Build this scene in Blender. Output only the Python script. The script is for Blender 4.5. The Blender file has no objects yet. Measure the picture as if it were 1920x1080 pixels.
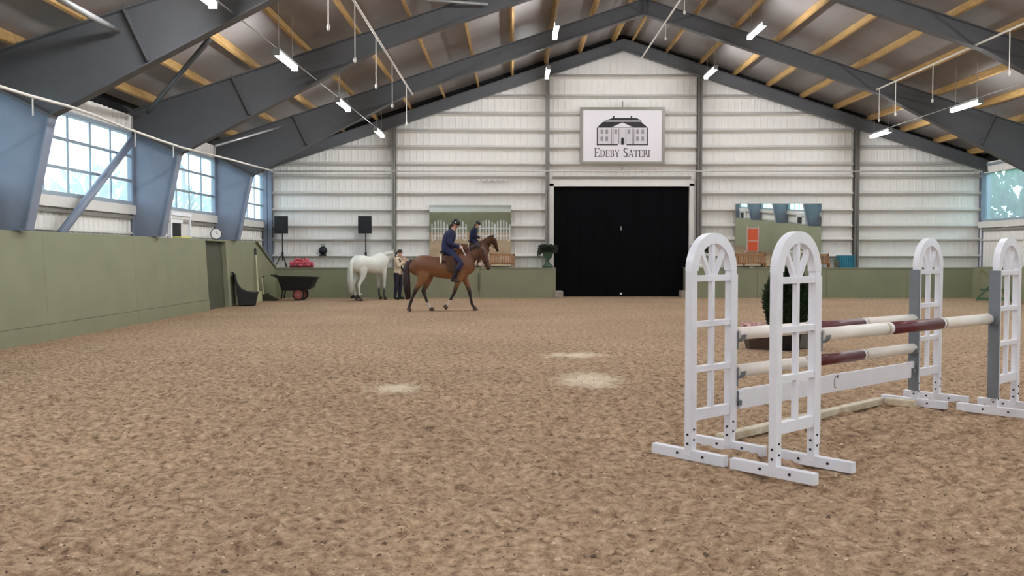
import bpy, bmesh, math, random
import numpy as np
from mathutils import Vector, Matrix

random.seed(7)
rng = np.random.default_rng(7)
SC = bpy.context.scene
COL = SC.collection

# ------------------------------------------------------------------ camera, sky, exposure
F = 1750.0                     # focal length in pixels of the 1920 x 1080 frame
EYE = 1.6
PITCH = math.atan(65 / F)
cam_d = bpy.data.cameras.new('camera')
cam = bpy.data.objects.new('camera', cam_d)
COL.objects.link(cam)
cam.location = (0, 0, EYE)
cam.rotation_euler = (math.pi / 2 - PITCH, 0, 0)
cam_d.sensor_width = 36
cam_d.lens = 36 * F / 1920
cam_d.clip_start = 0.05
cam_d.clip_end = 400
SC.camera = cam

SKY = 1.7
LAMP = 60.0
world = bpy.data.worlds.new('sky')
SC.world = world
world.use_nodes = True
wn = world.node_tree.nodes
bg = wn['Background']
bg.inputs[0].default_value = (0.66, 0.83, 1.0, 1)
bg.inputs[1].default_value = SKY
vs = SC.view_settings
vs.view_transform = 'Standard'
vs.look = 'None'
vs.exposure = 1.4
vs.gamma = 1
vs.use_curve_mapping = False

# ------------------------------------------------------------------ helpers
def lin(c):
    return c / 12.92 if c <= 0.04045 else ((c + 0.055) / 1.055) ** 2.4

def rgb(r, g, b):
    return (lin(r / 255), lin(g / 255), lin(b / 255), 1)

def at(px, py, Y):
    """world point at depth Y seen at photo pixel (px, py)"""
    dx, dy = (px - 960) / F, (540 - py) / F
    fy = math.cos(PITCH) + dy * math.sin(PITCH)
    fz = -math.sin(PITCH) + dy * math.cos(PITCH)
    t = Y / fy
    return Vector((dx * t, Y, EYE + fz * t))

def gnd(px, py, z=0.0):
    dx, dy = (px - 960) / F, (540 - py) / F
    fy = math.cos(PITCH) + dy * math.sin(PITCH)
    fz = -math.sin(PITCH) + dy * math.cos(PITCH)
    t = (z - EYE) / fz
    return Vector((dx * t, fy * t, z))

def mat(name, col, rough=0.6, metal=0.0, var=0.0, scale=6.0, bump=0.0, bscale=40.0, spec=0.5, stretch=(1, 1, 1), col2=None):
    m = bpy.data.materials.new(name)
    m.use_nodes = True
    nt = m.node_tree
    b = nt.nodes['Principled BSDF']
    b.inputs['Base Color'].default_value = col
    b.inputs['Roughness'].default_value = rough
    b.inputs['Metallic'].default_value = metal
    b.inputs['Specular IOR Level'].default_value = spec
    if var or bump or col2:
        tc = nt.nodes.new('ShaderNodeTexCoord')
        mp = nt.nodes.new('ShaderNodeMapping')
        mp.inputs['Scale'].default_value = stretch
        nt.links.new(tc.outputs['Object'], mp.inputs['Vector'])
    if var or col2:
        n = nt.nodes.new('ShaderNodeTexNoise')
        n.inputs['Scale'].default_value = scale
        n.inputs['Detail'].default_value = 5
        nt.links.new(mp.outputs[0], n.inputs['Vector'])
        r = nt.nodes.new('ShaderNodeValToRGB')
        c2 = col2 if col2 else tuple(min(1, c * (1 + var)) for c in col[:3]) + (1,)
        c1 = col if col2 else tuple(c * (1 - var) for c in col[:3]) + (1,)
        r.color_ramp.elements[0].position = 0.3
        r.color_ramp.elements[1].position = 0.7
        r.color_ramp.elements[0].color = c1
        r.color_ramp.elements[1].color = c2
        nt.links.new(n.outputs['Fac'], r.inputs['Fac'])
        nt.links.new(r.outputs['Color'], b.inputs['Base Color'])
    if bump:
        n2 = nt.nodes.new('ShaderNodeTexNoise')
        n2.inputs['Scale'].default_value = bscale
        n2.inputs['Detail'].default_value = 4
        nt.links.new(mp.outputs[0], n2.inputs['Vector'])
        bp = nt.nodes.new('ShaderNodeBump')
        bp.inputs['Strength'].default_value = bump
        bp.inputs['Distance'].default_value = 0.02
        nt.links.new(n2.outputs['Fac'], bp.inputs['Height'])
        nt.links.new(bp.outputs['Normal'], b.inputs['Normal'])
    return m

def emit(name, col, s):
    m = bpy.data.materials.new(name)
    m.use_nodes = True
    b = m.node_tree.nodes['Principled BSDF']
    b.inputs['Base Color'].default_value = (0.8, 0.8, 0.8, 1)
    b.inputs['Emission Color'].default_value = col
    b.inputs['Emission Strength'].default_value = s
    return m

M = {}
M['steel'] = mat('grey_paint', rgb(124, 132, 148), 0.5, 0, 0.06, 3)
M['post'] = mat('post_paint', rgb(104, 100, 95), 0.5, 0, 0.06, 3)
M['lip'] = mat('rail_lip_shadow', rgb(158, 153, 146), 0.5, 0, 0.05, 3)  # grey that paints the dark shadow line along each rail
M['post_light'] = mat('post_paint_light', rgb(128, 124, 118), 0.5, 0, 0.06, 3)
M['pad'] = mat('brown_pad', rgb(84, 54, 38), 0.8)
M['rafter'] = mat('grey_rafter_paint', rgb(84, 85, 88), 0.55, 0, 0.06, 3)
M['steel_light'] = mat('galvanised', rgb(150, 150, 150), 0.45, 0.3, 0.08, 8)
M['wall'] = mat('white_sheet', rgb(224, 220, 214), 0.5, 0, 0.03, 2)
M['girt'] = mat('girt_paint', rgb(214, 210, 204), 0.5, 0, 0.03, 4)
M['roof'] = mat('roof_sheet', rgb(132, 126, 125), 0.6, 0, 0.10, 0.9)
M['timber'] = mat('yellow_timber', rgb(162, 128, 78), 0.65, 0, 0.22, 3, 0.15, 20, stretch=(6, 1, 6))
M['green'] = mat('olive_paint', rgb(131, 131, 105), 0.6, 0, 0.06, 1.3, 0.05, 14)
M['green_dark'] = mat('olive_gate', rgb(74, 74, 58), 0.6, 0, 0.08, 1.5)
M['green_cap'] = mat('olive_cap', rgb(138, 138, 114), 0.6, 0, 0.05, 3)
M['white'] = mat('white_paint', rgb(238, 236, 242), 0.35, 0, 0.02, 5)
M['white_worn'] = mat('worn_white_paint', rgb(232, 222, 202), 0.55, 0, 0, 9, col2=rgb(196, 178, 146))
M['track'] = mat('grey_track', rgb(122, 126, 132), 0.5, 0.2, 0.05, 9)
M['cream'] = mat('cream_pole', rgb(240, 230, 220), 0.4, 0, 0.05, 4)
M['maroon'] = mat('maroon_pole', rgb(98, 36, 42), 0.35, 0, 0.12, 5)
M['band'] = mat('band_tan', rgb(196, 180, 160), 0.5)
M['black'] = mat('black_matt', rgb(14, 14, 17), 0.7, 0, 0.1, 3)
M['black_soft'] = mat('black_plastic', rgb(15, 15, 18), 0.5, 0, 0.1, 5)
M['curtain'] = mat('black_door', rgb(9, 10, 13), 0.9, 0, 0.2, 1.2, spec=0.1)
M['bolt'] = mat('bolt_steel', rgb(60, 60, 66), 0.4, 0.8)
M['sign_white'] = mat('sign_board', rgb(226, 220, 224), 0.4)
M['sign_frame'] = mat('sign_frame', rgb(142, 136, 128), 0.4, 0.2)
M['ink'] = mat('sign_ink', rgb(30, 26, 26), 0.5)
M['ink_grey'] = mat('sign_ink_grey', rgb(150, 144, 146), 0.5)
M['ink_mid'] = mat('sign_ink_mid', rgb(84, 78, 80), 0.5)
M['pipe'] = mat('white_pipe', rgb(200, 194, 186), 0.4)
M['wire'] = mat('wire', rgb(150, 145, 140), 0.4, 0.4)
M['frame_w'] = mat('window_frame', rgb(148, 160, 170), 0.4, 0.1)
M['wood'] = mat('bench_wood', rgb(160, 112, 74), 0.55, 0, 0.2, 6, stretch=(1, 1, 8))
M['teal'] = mat('teal_paint', rgb(36, 112, 132), 0.5, 0, 0.1, 6)
M['orange'] = mat('orange_paint', rgb(236, 98, 58), 0.5, 0, 0.05, 6)
M['pink'] = mat('pink_flower', rgb(236, 130, 140), 0.6, 0, 0, 30, col2=rgb(206, 70, 88))
M['pale_pink'] = mat('pale_flower', rgb(236, 204, 198), 0.6, 0, 0, 40, col2=rgb(212, 150, 150))
M['brown_pot'] = mat('brown_box', rgb(74, 52, 42), 0.6, 0, 0.1, 6)
M['grey_pot'] = mat('grey_box', rgb(120, 116, 104), 0.6, 0, 0.1, 6)
M['leaf'] = mat('dark_leaf', rgb(34, 54, 26), 0.6, 0, 0.3, 9)
M['leaf2'] = mat('urn_leaf', rgb(46, 56, 44), 0.6, 0, 0.3, 9)
M['tree'] = mat('outdoor_leaf', rgb(92, 124, 92), 0.7, 0, 0.3, 2)
M['trunk'] = mat('bark', rgb(86, 70, 58), 0.8, 0, 0.2, 8)
M['hair_dark'] = mat('dark_hair', rgb(30, 22, 20), 0.5)
M['skin'] = mat('skin', rgb(214, 162, 140), 0.5)
M['navy'] = mat('navy_cloth', rgb(22, 26, 66), 0.75, 0, 0.15, 12)
M['navy_dark'] = mat('dark_trousers', rgb(22, 19, 40), 0.75, 0, 0.15, 12)
M['beige'] = mat('beige_cloth', rgb(206, 184, 160), 0.75, 0, 0.08, 12)
M['boot'] = mat('brown_boot', rgb(46, 32, 24), 0.4)
M['leather'] = mat('dark_leather', rgb(40, 24, 18), 0.4)
M['fleece'] = mat('cream_fleece', rgb(222, 208, 184), 0.8)
M['hoof'] = mat('hoof_horn', rgb(70, 56, 48), 0.6)
M['tail_brown'] = mat('dark_tail', rgb(56, 40, 40), 0.6, 0, 0.3, 12, stretch=(1, 1, 0.2))
M['grey_hair'] = mat('grey_tail', rgb(206, 206, 196), 0.6, 0, 0.12, 12, stretch=(1, 1, 0.2))
M['wheel_red'] = mat('red_wheel', rgb(150, 76, 72), 0.5)
M['brick_red'] = mat('red_facade', rgb(178, 120, 116), 0.8, 0, 0.1, 2)
M['outside'] = mat('outside_ground', rgb(120, 128, 104), 0.9, 0, 0.15, 0.3)
M['concrete'] = mat('concrete', rgb(150, 138, 126), 0.8, 0, 0.1, 5)
M['yellow'] = mat('yellow_cloth', rgb(214, 204, 120), 0.8)
M['clock_face'] = mat('clock_face', rgb(226, 222, 218), 0.4)
M['pale_table'] = mat('pale_table', rgb(226, 206, 194), 0.4)
M['green_stand'] = mat('green_stand', rgb(66, 92, 70), 0.5, 0, 0.1, 6)
M['olive_stand'] = mat('olive_stand', rgb(120, 118, 84), 0.5, 0, 0.1, 6)
M['handle_pale'] = mat('pale_handle', rgb(190, 186, 150), 0.6)
M['broom'] = mat('broom_head', rgb(46, 42, 28), 0.8)
M['white_pot'] = mat('white_pot', rgb(222, 222, 210), 0.5)

def mirror_mat():
    m = bpy.data.materials.new('mirror_glass')
    m.use_nodes = True
    b = m.node_tree.nodes['Principled BSDF']
    b.inputs['Base Color'].default_value = (0.80, 0.84, 0.80, 1)
    b.inputs['Metallic'].default_value = 1
    b.inputs['Roughness'].default_value = 0.015
    return m
M['mirror'] = mirror_mat()

def pane_mat(name, tint, milky):
    m = bpy.data.materials.new(name)
    m.use_nodes = True
    nt = m.node_tree
    for n in list(nt.nodes):
        if n.type == 'BSDF_PRINCIPLED':
            nt.nodes.remove(n)
    out = [n for n in nt.nodes if n.type == 'OUTPUT_MATERIAL'][0]
    tr = nt.nodes.new('ShaderNodeBsdfTransparent'); tr.inputs[0].default_value = tint
    tl = nt.nodes.new('ShaderNodeBsdfTranslucent'); tl.inputs[0].default_value = (0.85, 0.92, 0.95, 1)
    gl = nt.nodes.new('ShaderNodeBsdfGlossy'); gl.inputs[1].default_value = 0.15
    mx = nt.nodes.new('ShaderNodeMixShader'); mx.inputs[0].default_value = milky
    nt.links.new(tr.outputs[0], mx.inputs[1]); nt.links.new(tl.outputs[0], mx.inputs[2])
    mx2 = nt.nodes.new('ShaderNodeMixShader'); mx2.inputs[0].default_value = 0.06
    nt.links.new(mx.outputs[0], mx2.inputs[1]); nt.links.new(gl.outputs[0], mx2.inputs[2])
    nt.links.new(mx2.outputs[0], out.inputs[0])
    return m
M['pane'] = pane_mat('window_pane', (0.86, 0.94, 0.96, 1), 0.42)
M['pane_right'] = pane_mat('window_pane_green', (0.62, 0.90, 0.78, 1), 0.30)

def tag(o, label=None, cat=None, group=None, kind=None):
    if label: o['label'] = label
    if cat: o['category'] = cat
    if group: o['group'] = group
    if kind: o['kind'] = kind
    return o

def empty(name, loc=(0, 0, 0), rz=0.0, label=None, cat=None, group=None, kind=None):
    o = bpy.data.objects.new(name, None)
    o.empty_display_size = 0.1
    COL.objects.link(o)
    o.location = loc
    o.rotation_euler = (0, 0, rz)
    return tag(o, label, cat, group, kind)

class MB:
    def __init__(self):
        self.v, self.f, self.m = [], [], []
        self.cur = 0
    def add(self, vs, fs):
        o = len(self.v)
        self.v += [tuple(x) for x in vs]
        self.f += [tuple(i + o for i in f) for f in fs]
        self.m += [self.cur] * len(fs)
        return self
    def box(self, c, s, R=None):
        h = [x / 2 for x in s]
        vs = [Vector((sx * h[0], sy * h[1], sz * h[2])) for sx in (-1, 1) for sy in (-1, 1) for sz in (-1, 1)]
        if R is not None: vs = [R @ x for x in vs]
        c = Vector(c)
        return self.add([x + c for x in vs], [(0, 1, 3, 2), (4, 6, 7, 5), (0, 4, 5, 1), (2, 3, 7, 6), (0, 2, 6, 4), (1, 5, 7, 3)])
    def span(self, a, b):
        return self.box([(a[i] + b[i]) / 2 for i in range(3)], [abs(b[i] - a[i]) for i in range(3)])
    def bar(self, p0, p1, w, h, up=(0, 0, 1)):
        p0, p1 = Vector(p0), Vector(p1)
        d = (p1 - p0)
        L = d.length
        x = d.normalized()
        u = Vector(up)
        if abs(x.dot(u)) > 0.98: u = Vector((0, 1, 0))
        y = u.cross(x).normalized()
        z = x.cross(y)
        R = Matrix((x, y, z)).transposed()
        return self.box((p0 + p1) / 2, (L, w, h), R)
    def tube(self, pts, r, n=8, cap=True):
        pts = [Vector(p) for p in pts]
        rs = r if isinstance(r, (list, tuple)) else [r] * len(pts)
        rings = []
        ref = None
        for i, p in enumerate(pts):
            t = (pts[min(i + 1, len(pts) - 1)] - pts[max(i - 1, 0)]).normalized()
            if ref is None:
                ref = Vector((0, 0, 1)) if abs(t.z) < 0.9 else Vector((1, 0, 0))
            a = t.cross(ref).normalized()
            b = a.cross(t)
            ref = b
            rr = rs[i] if isinstance(rs[i], (list, tuple)) else (rs[i], rs[i])
            rings.append([p + a * math.cos(2 * math.pi * k / n) * rr[0] + b * math.sin(2 * math.pi * k / n) * rr[1] for k in range(n)])
        vs = [x for ring in rings for x in ring]
        fs = []
        for i in range(len(pts) - 1):
            for k in range(n):
                k2 = (k + 1) % n
                fs.append((i * n + k, i * n + k2, (i + 1) * n + k2, (i + 1) * n + k))
        if cap:
            fs.append(tuple(range(n - 1, -1, -1)))
            fs.append(tuple((len(pts) - 1) * n + k for k in range(n)))
        return self.add(vs, fs)
    def prism(self, poly, y0, y1, plane='xz'):
        n = len(poly)
        def mk(a, b, t):
            return (a, t, b) if plane == 'xz' else ((t, a, b) if plane == 'yz' else (a, b, t))
        vs = [mk(a, b, y0) for a, b in poly] + [mk(a, b, y1) for a, b in poly]
        fs = [tuple(range(n)), tuple(range(2 * n - 1, n - 1, -1))]
        for i in range(n):
            j = (i + 1) % n
            fs.append((i, i + n, j + n, j))
        return self.add(vs, fs)
    def lathe(self, prof, c=(0, 0, 0), n=20):
        vs = []
        for r, z in prof:
            for k in range(n):
                a = 2 * math.pi * k / n
                vs.append((c[0] + r * math.cos(a), c[1] + r * math.sin(a), c[2] + z))
        fs = []
        for i in range(len(prof) - 1):
            for k in range(n):
                k2 = (k + 1) % n
                fs.append((i * n + k, i * n + k2, (i + 1) * n + k2, (i + 1) * n + k))
        fs.append(tuple(range(n - 1, -1, -1)))
        fs.append(tuple((len(prof) - 1) * n + k for k in range(n)))
        return self.add(vs, fs)
    def ball(self, c, r, n=10, m=7):
        r = r if isinstance(r, (tuple, list)) else (r, r, r)
        vs, fs = [], []
        for i in range(1, m):
            th = math.pi * i / m
            for k in range(n):
                a = 2 * math.pi * k / n
                vs.append((c[0] + r[0] * math.sin(th) * math.cos(a), c[1] + r[1] * math.sin(th) * math.sin(a), c[2] + r[2] * math.cos(th)))
        vs.append((c[0], c[1], c[2] + r[2])); vs.append((c[0], c[1], c[2] - r[2]))
        T, B = len(vs) - 2, len(vs) - 1
        for i in range(m - 2):
            for k in range(n):
                k2 = (k + 1) % n
                fs.append((i * n + k, (i + 1) * n + k, (i + 1) * n + k2, i * n + k2))
        for k in range(n):
            k2 = (k + 1) % n
            fs.append((T, k, k2))
            fs.append((B, (m - 2) * n + k2, (m - 2) * n + k))
        return self.add(vs, fs)
    def mesh(self, name, mats, smooth=False):
        me = bpy.data.meshes.new(name)
        me.from_pydata(self.v, [], self.f)
        for m in (mats if isinstance(mats, (list, tuple)) else [mats]):
            me.materials.append(m)
        if any(self.m): me.polygons.foreach_set('material_index', self.m)
        bm = bmesh.new(); bm.from_mesh(me)
        bmesh.ops.recalc_face_normals(bm, faces=bm.faces)
        bm.to_mesh(me); bm.free()
        if smooth: me.polygons.foreach_set('use_smooth', [True] * len(me.polygons))
        me.update()
        return me
    def build(self, name, mats, parent=None, smooth=False, bevel=0.0):
        me = self.mesh(name, mats, smooth)
        if bevel:
            bm = bmesh.new(); bm.from_mesh(me)
            bmesh.ops.bevel(bm, geom=list(bm.edges), offset=bevel, segments=2, affect='EDGES', profile=0.6)
            bm.to_mesh(me); bm.free()
        return link(name, me, parent)

def link(name, me, parent=None):
    o = bpy.data.objects.new(name, me)
    COL.objects.link(o)
    if parent: o.parent = parent
    return o

def smooth_by_angle(me, deg=40):
    me.polygons.foreach_set('use_smooth', [True] * len(me.polygons))
    bm = bmesh.new(); bm.from_mesh(me)
    for e in bm.edges:
        if len(e.link_faces) == 2 and e.calc_face_angle(0) > math.radians(deg): e.smooth = False
    bm.to_mesh(me); bm.free()

def copy_tree(o, loc=None, rz=None, label=None, parent=None):
    c = o.copy(); COL.objects.link(c)
    if parent: c.parent = parent
    for ch in list(o.children):
        copy_tree(ch, parent=c)
    if loc is not None: c.location = loc
    if rz is not None: c.rotation_euler = (0, 0, rz)
    if label: c['label'] = label
    return c

# ------------------------------------------------------------------ hall dimensions
XL, XR, XC = -9.2, 17.3, 4.05          # side walls, ridge
YE, YB = 34.6, -25.0                   # far gable wall, near gable wall
KY = 33.7                              # far kickboard face
SL = 0.33
FRAMES = [28.85, 22.6, 16.35, 10.1, 3.85, -2.4, -8.65, -14.9, -21.15]
def roof_z(x): return 9.62 - SL * abs(x - XC)

# ------------------------------------------------------------------ floor of sand
LATS = {}
def vnoise(x, y, scale, seed):
    N = 512
    if seed not in LATS: LATS[seed] = np.random.default_rng(seed).random((N, N))
    lat = LATS[seed]
    u, v = x * scale, y * scale
    i, j = np.floor(u).astype(int), np.floor(v).astype(int)
    fu, fv = u - i, v - j
    fu = fu * fu * (3 - 2 * fu); fv = fv * fv * (3 - 2 * fv)
    a = lat[i % N, j % N]; b = lat[(i + 1) % N, j % N]
    c = lat[i % N, (j + 1) % N]; d = lat[(i + 1) % N, (j + 1) % N]
    return (a * (1 - fu) + b * fu) * (1 - fv) + (c * (1 - fu) + d * fu) * fv - 0.5

def sand_height(x, y):
    fade = np.clip((19 - y) / 8, 0, 1) * np.clip((y - 2.6) / 1.0, 0, 1)
    big = vnoise(x, y, 1.1, 1) * 0.05
    rx, ry = x * 0.9 + y * 0.2, y
    mid = vnoise(rx, ry, 4.2, 2) * 0.034 + vnoise(rx, ry, 8.5, 3) * 0.035
    fine = vnoise(x, y, 19, 4) * 0.026 + vnoise(x, y, 37, 5) * 0.016
    h = mid + fine
    h = np.where(h < -0.012, h * 1.5, h)
    return (big + h) * fade - 0.005

def build_floor():
    ys = list(np.arange(YB - 0.5, 2.5, 2.0)) + [2.5]
    y = 2.6
    while y < YE + 0.3:
        ys.append(y)
        y += 0.0026 * y ** 1.18 + 0.012 if y < 19 else 0.5
    ys.append(YE + 0.3)
    xs = np.linspace(XL, XR, 1150)
    ys = np.array(ys)
    X, Y = np.meshgrid(xs, ys)
    Z = sand_height(X, Y)
    nx, ny = len(xs), len(ys)
    co = np.stack([X, Y, Z], -1).reshape(-1, 3)
    idx = np.arange(nx * ny).reshape(ny, nx)
    q = np.stack([idx[:-1, :-1], idx[:-1, 1:], idx[1:, 1:], idx[1:, :-1]], -1).reshape(-1, 4)
    me = bpy.data.meshes.new('floor')
    me.vertices.add(len(co)); me.vertices.foreach_set('co', co.ravel())
    me.loops.add(q.size); me.loops.foreach_set('vertex_index', q.ravel().astype(np.int32))
    me.polygons.add(len(q))
    me.polygons.foreach_set('loop_start', np.arange(0, q.size, 4, dtype=np.int32))
    me.polygons.foreach_set('use_smooth', np.ones(len(q), dtype=bool))
    me.update(); me.validate()
    o = link('floor', me)
    tag(o, 'tan sand and fibre riding surface covering the whole arena', 'floor', kind='structure')
    m = bpy.data.materials.new('arena_sand'); m.use_nodes = True
    nt = m.node_tree; b = nt.nodes['Principled BSDF']
    b.inputs['Roughness'].default_value = 0.95
    b.inputs['Specular IOR Level'].default_value = 0.1
    tc = nt.nodes.new('ShaderNodeTexCoord')
    def noise(s, det, rough=0.6):
        n = nt.nodes.new('ShaderNodeTexNoise'); n.inputs['Scale'].default_value = s
        n.inputs['Detail'].default_value = det; n.inputs['Roughness'].default_value = rough
        nt.links.new(tc.outputs['Object'], n.inputs['Vector']); return n
    n1 = noise(13, 7, 0.72)
    r1 = nt.nodes.new('ShaderNodeValToRGB')
    e = r1.color_ramp.elements
    e[0].position = 0.34; e[0].color = rgb(110, 88, 70)
    e[1].position = 0.68; e[1].color = rgb(208, 181, 152)
    k = e.new(0.5); k.color = rgb(173, 145, 118)
    nt.links.new(n1.outputs['Fac'], r1.inputs['Fac'])
    n2 = noise(0.35, 3)
    r2 = nt.nodes.new('ShaderNodeValToRGB')
    r2.color_ramp.elements[0].color = (0.90, 0.88, 0.87, 1); r2.color_ramp.elements[0].position = 0.35
    r2.color_ramp.elements[1].color = (1.06, 1.04, 1.02, 1); r2.color_ramp.elements[1].position = 0.65
    nt.links.new(n2.outputs['Fac'], r2.inputs['Fac'])
    mul = nt.nodes.new('ShaderNodeMix'); mul.data_type = 'RGBA'; mul.blend_type = 'MULTIPLY'
    mul.inputs['Factor'].default_value = 1
    nt.links.new(r1.outputs[0], mul.inputs['A']); nt.links.new(r2.outputs[0], mul.inputs['B'])
    cur = mul.outputs['Result']
    # pale dry patches worn where horses take off
    n3 = noise(6, 4)
    for (px, py, hw, hd) in ((742, 729, 0.34, 0.50), (1102, 712, 0.46, 0.85), (1080, 665, 0.55, 0.42)):
        p = gnd(px, py)
        mp = nt.nodes.new('ShaderNodeMapping'); mp.vector_type = 'POINT'
        mp.inputs['Location'].default_value = (-p.x / hw, -p.y / hd, 0)
        mp.inputs['Scale'].default_value = (1 / hw, 1 / hd, 0)
        nt.links.new(tc.outputs['Object'], mp.inputs['Vector'])
        ln = nt.nodes.new('ShaderNodeVectorMath'); ln.operation = 'LENGTH'
        nt.links.new(mp.outputs[0], ln.inputs[0])
        ad = nt.nodes.new('ShaderNodeMath'); ad.operation = 'MULTIPLY_ADD'
        nt.links.new(n3.outputs['Fac'], ad.inputs[0]); ad.inputs[1].default_value = 1.6
        nt.links.new(ln.outputs['Value'], ad.inputs[2])
        rr = nt.nodes.new('ShaderNodeMapRange')
        rr.inputs['From Min'].default_value = 1.05; rr.inputs['From Max'].default_value = 1.9
        rr.inputs['To Min'].default_value = 0.8; rr.inputs['To Max'].default_value = 0
        nt.links.new(ad.outputs[0], rr.inputs['Value'])
        mx = nt.nodes.new('ShaderNodeMix'); mx.data_type = 'RGBA'
        nt.links.new(rr.outputs[0], mx.inputs['Factor'])
        nt.links.new(cur, mx.inputs['A']); mx.inputs['B'].default_value = rgb(232, 216, 190)
        cur = mx.outputs['Result']
    nt.links.new(cur, b.inputs['Base Color'])
    n4 = noise(34, 5, 0.7)
    bp = nt.nodes.new('ShaderNodeBump'); bp.inputs['Strength'].default_value = 0.7; bp.inputs['Distance'].default_value = 0.02
    nt.links.new(n4.outputs['Fac'], bp.inputs['Height']); nt.links.new(bp.outputs[0], b.inputs['Normal'])
    me.materials.append(m)
build_floor()

def build_clods():
    mb = MB()
    def lump(x, y, z, s, k):
        a = random.random() * 6.28
        vs = []
        for i in range(5):
            t = a + i * 1.257
            rr = s * random.uniform(0.6, 1.2)
            vs.append((x + rr * math.cos(t) * 1.4, y + rr * math.sin(t), z - 0.004))
        vs.append((x + random.uniform(-.3, .3) * s, y, z + s * random.uniform(0.35, 0.8)))
        mb.cur = k
        mb.add(vs, [(0, 1, 5), (1, 2, 5), (2, 3, 5), (3, 4, 5), (4, 0, 5)])
    n = 15000
    for i in range(n):
        y = 3.6 + 15 * random.random() ** 1.9
        x = random.uniform(-0.62, 0.62) * y * 1.0
        if x < XL + 0.9 or x > XR - 0.9: continue
        z = float(sand_height(np.array([x]), np.array([y]))[0])
        s = random.uniform(0.004, 0.012) * (1.6 if random.random() < 0.06 else 1)
        lump(x, y, z, s, random.choice((0, 0, 1, 1, 1, 2)))
    o = mb.build('sand_clods', [mat('clod_dark', rgb(104, 82, 66), 0.95), mat('clod_mid', rgb(160, 132, 106), 0.95), mat('clod_pale', rgb(214, 190, 164), 0.95)])
    tag(o, 'small dark and pale clods and fibres scattered over the sand', 'clods', kind='stuff')
build_clods()

# ------------------------------------------------------------------ corrugated sheets
def sheet_xz(x0, x1, zb, zt, y, depth, pitch=0.24):
    """vertical ribbed sheet in the xz plane; zb / zt are functions of x; ribs stand out towards -depth"""
    mb = MB()
    xs = []
    x = x0
    while x < x1 - 1e-6:
        for dx, d in ((0, 0), (pitch * 0.62, 0), (pitch * 0.72, 1), (pitch * 0.90, 1)):
            if x + dx < x1: xs.append((x + dx, d))
        x += pitch
    xs.append((x1, 0))
    vs, fs = [], []
    for (xx, d) in xs:
        vs += [(xx, y - d * depth, zb(xx)), (xx, y - d * depth, zt(xx))]
    for i in range(len(xs) - 1):
        fs.append((2 * i, 2 * i + 2, 2 * i + 3, 2 * i + 1))
    mb.add(vs, fs)
    return mb

def sheet_yz(y0, y1, z0, z1, x, depth, pitch=0.24):
    mb = sheet_xz(y0, y1, lambda a: z0, lambda a: z1, 0, depth, pitch)
    mb.v = [(x + v[1], v[0], v[2]) for v in mb.v]
    return mb

# ------------------------------------------------------------------ far gable wall
wall_far = empty('wall_far', (0, YE, 0), label='white ribbed gable wall with horizontal rails and the black double door', cat='wall', kind='structure')
DX0, DX1 = (1038 - 960) / 50.6, (1291 - 960) / 50.6      # door opening
DZ1 = EYE + (475 - 350) / 50.6
for (a, b, zb) in ((XL, DX0, -0.1), (DX0, DX1, DZ1), (DX1, XR, -0.1)):
    sheet_xz(a, b, lambda x: zb, lambda x: roof_z(x) - 0.36, 0, 0.009).build('sheeting', M['wall'], wall_far)
MB().prism([(XL - .2, -.3), (DX0 - .01, -.3), (DX0 - .01, DZ1), (DX1 + .01, DZ1), (DX1 + .01, -.3), (XR + .2, -.3), (XR + .2, roof_z(XR)), (XC, roof_z(XC)), (XL - .2, roof_z(XL))], 0.16, 0.2).build('outer_skin', M['wall'], wall_far)
MB().prism([(XL - .1, roof_z(XL) - .40), (XC, roof_z(XC) - .40), (XR + .1, roof_z(XR) - .40), (XR + .1, roof_z(XR) + .05), (XC, roof_z(XC) + .05), (XL - .1, roof_z(XL) + .05)], -0.03, 0.0).build('dark_gap_sheet', M['black'], wall_far)  # black sheet painting in the dark gap between beam and roof
PX = [(x - 960) / 50.6 for x in (506, 740, 1026, 1308, 1600, 1840)]
GZ = [EYE + (475 - y) / 50.6 for y in (148, 185, 217, 248, 279, 310, 333, 364, 395, 425, 450, 481)]
for gi, z in enumerate(GZ):
    for i in range(5):
        a, b = PX[i] + (0.09 if i else -0.2), PX[i + 1] - (0.09 if i < 4 else -0.2)
        if i == 2 and z < DZ1 + 0.35: continue
        lim = (9.0 - z) / SL - 0.1
        a, b = max(a, XC - lim), min(b, XC + lim)
        if b - a < 0.3: continue
        mb = MB()
        # rail: sloping top, shaded underside; grey front lip paints the shadow line
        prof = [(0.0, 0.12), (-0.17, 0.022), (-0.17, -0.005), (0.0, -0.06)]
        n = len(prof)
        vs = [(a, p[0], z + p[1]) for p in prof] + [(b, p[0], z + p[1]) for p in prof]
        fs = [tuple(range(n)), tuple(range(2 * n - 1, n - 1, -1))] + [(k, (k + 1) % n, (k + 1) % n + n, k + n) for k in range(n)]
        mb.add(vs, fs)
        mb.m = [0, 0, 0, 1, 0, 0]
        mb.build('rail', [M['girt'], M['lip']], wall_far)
for i, x in enumerate(PX):
    z0 = 0.0 if i in (0, 5) else 0.6
    w = 0.32 if i in (0, 5) else (0.17 if i in (3, 4) else 0.14)
    zt = 9.0 - SL * abs(x - XC)
    mb = MB()
    mb.span((x - w / 2, -0.30, z0), (x + w / 2, -0.285, zt))
    mb.span((x - 0.008, -0.30, z0), (x + 0.008, -0.06, zt))
    mb.span((x - w / 2, -0.075, z0), (x + w / 2, -0.06, zt))
    mb.build('post', M['steel'] if i in (0, 5) else (M['post_light'] if i < 3 else M['post']), wall_far)

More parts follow.
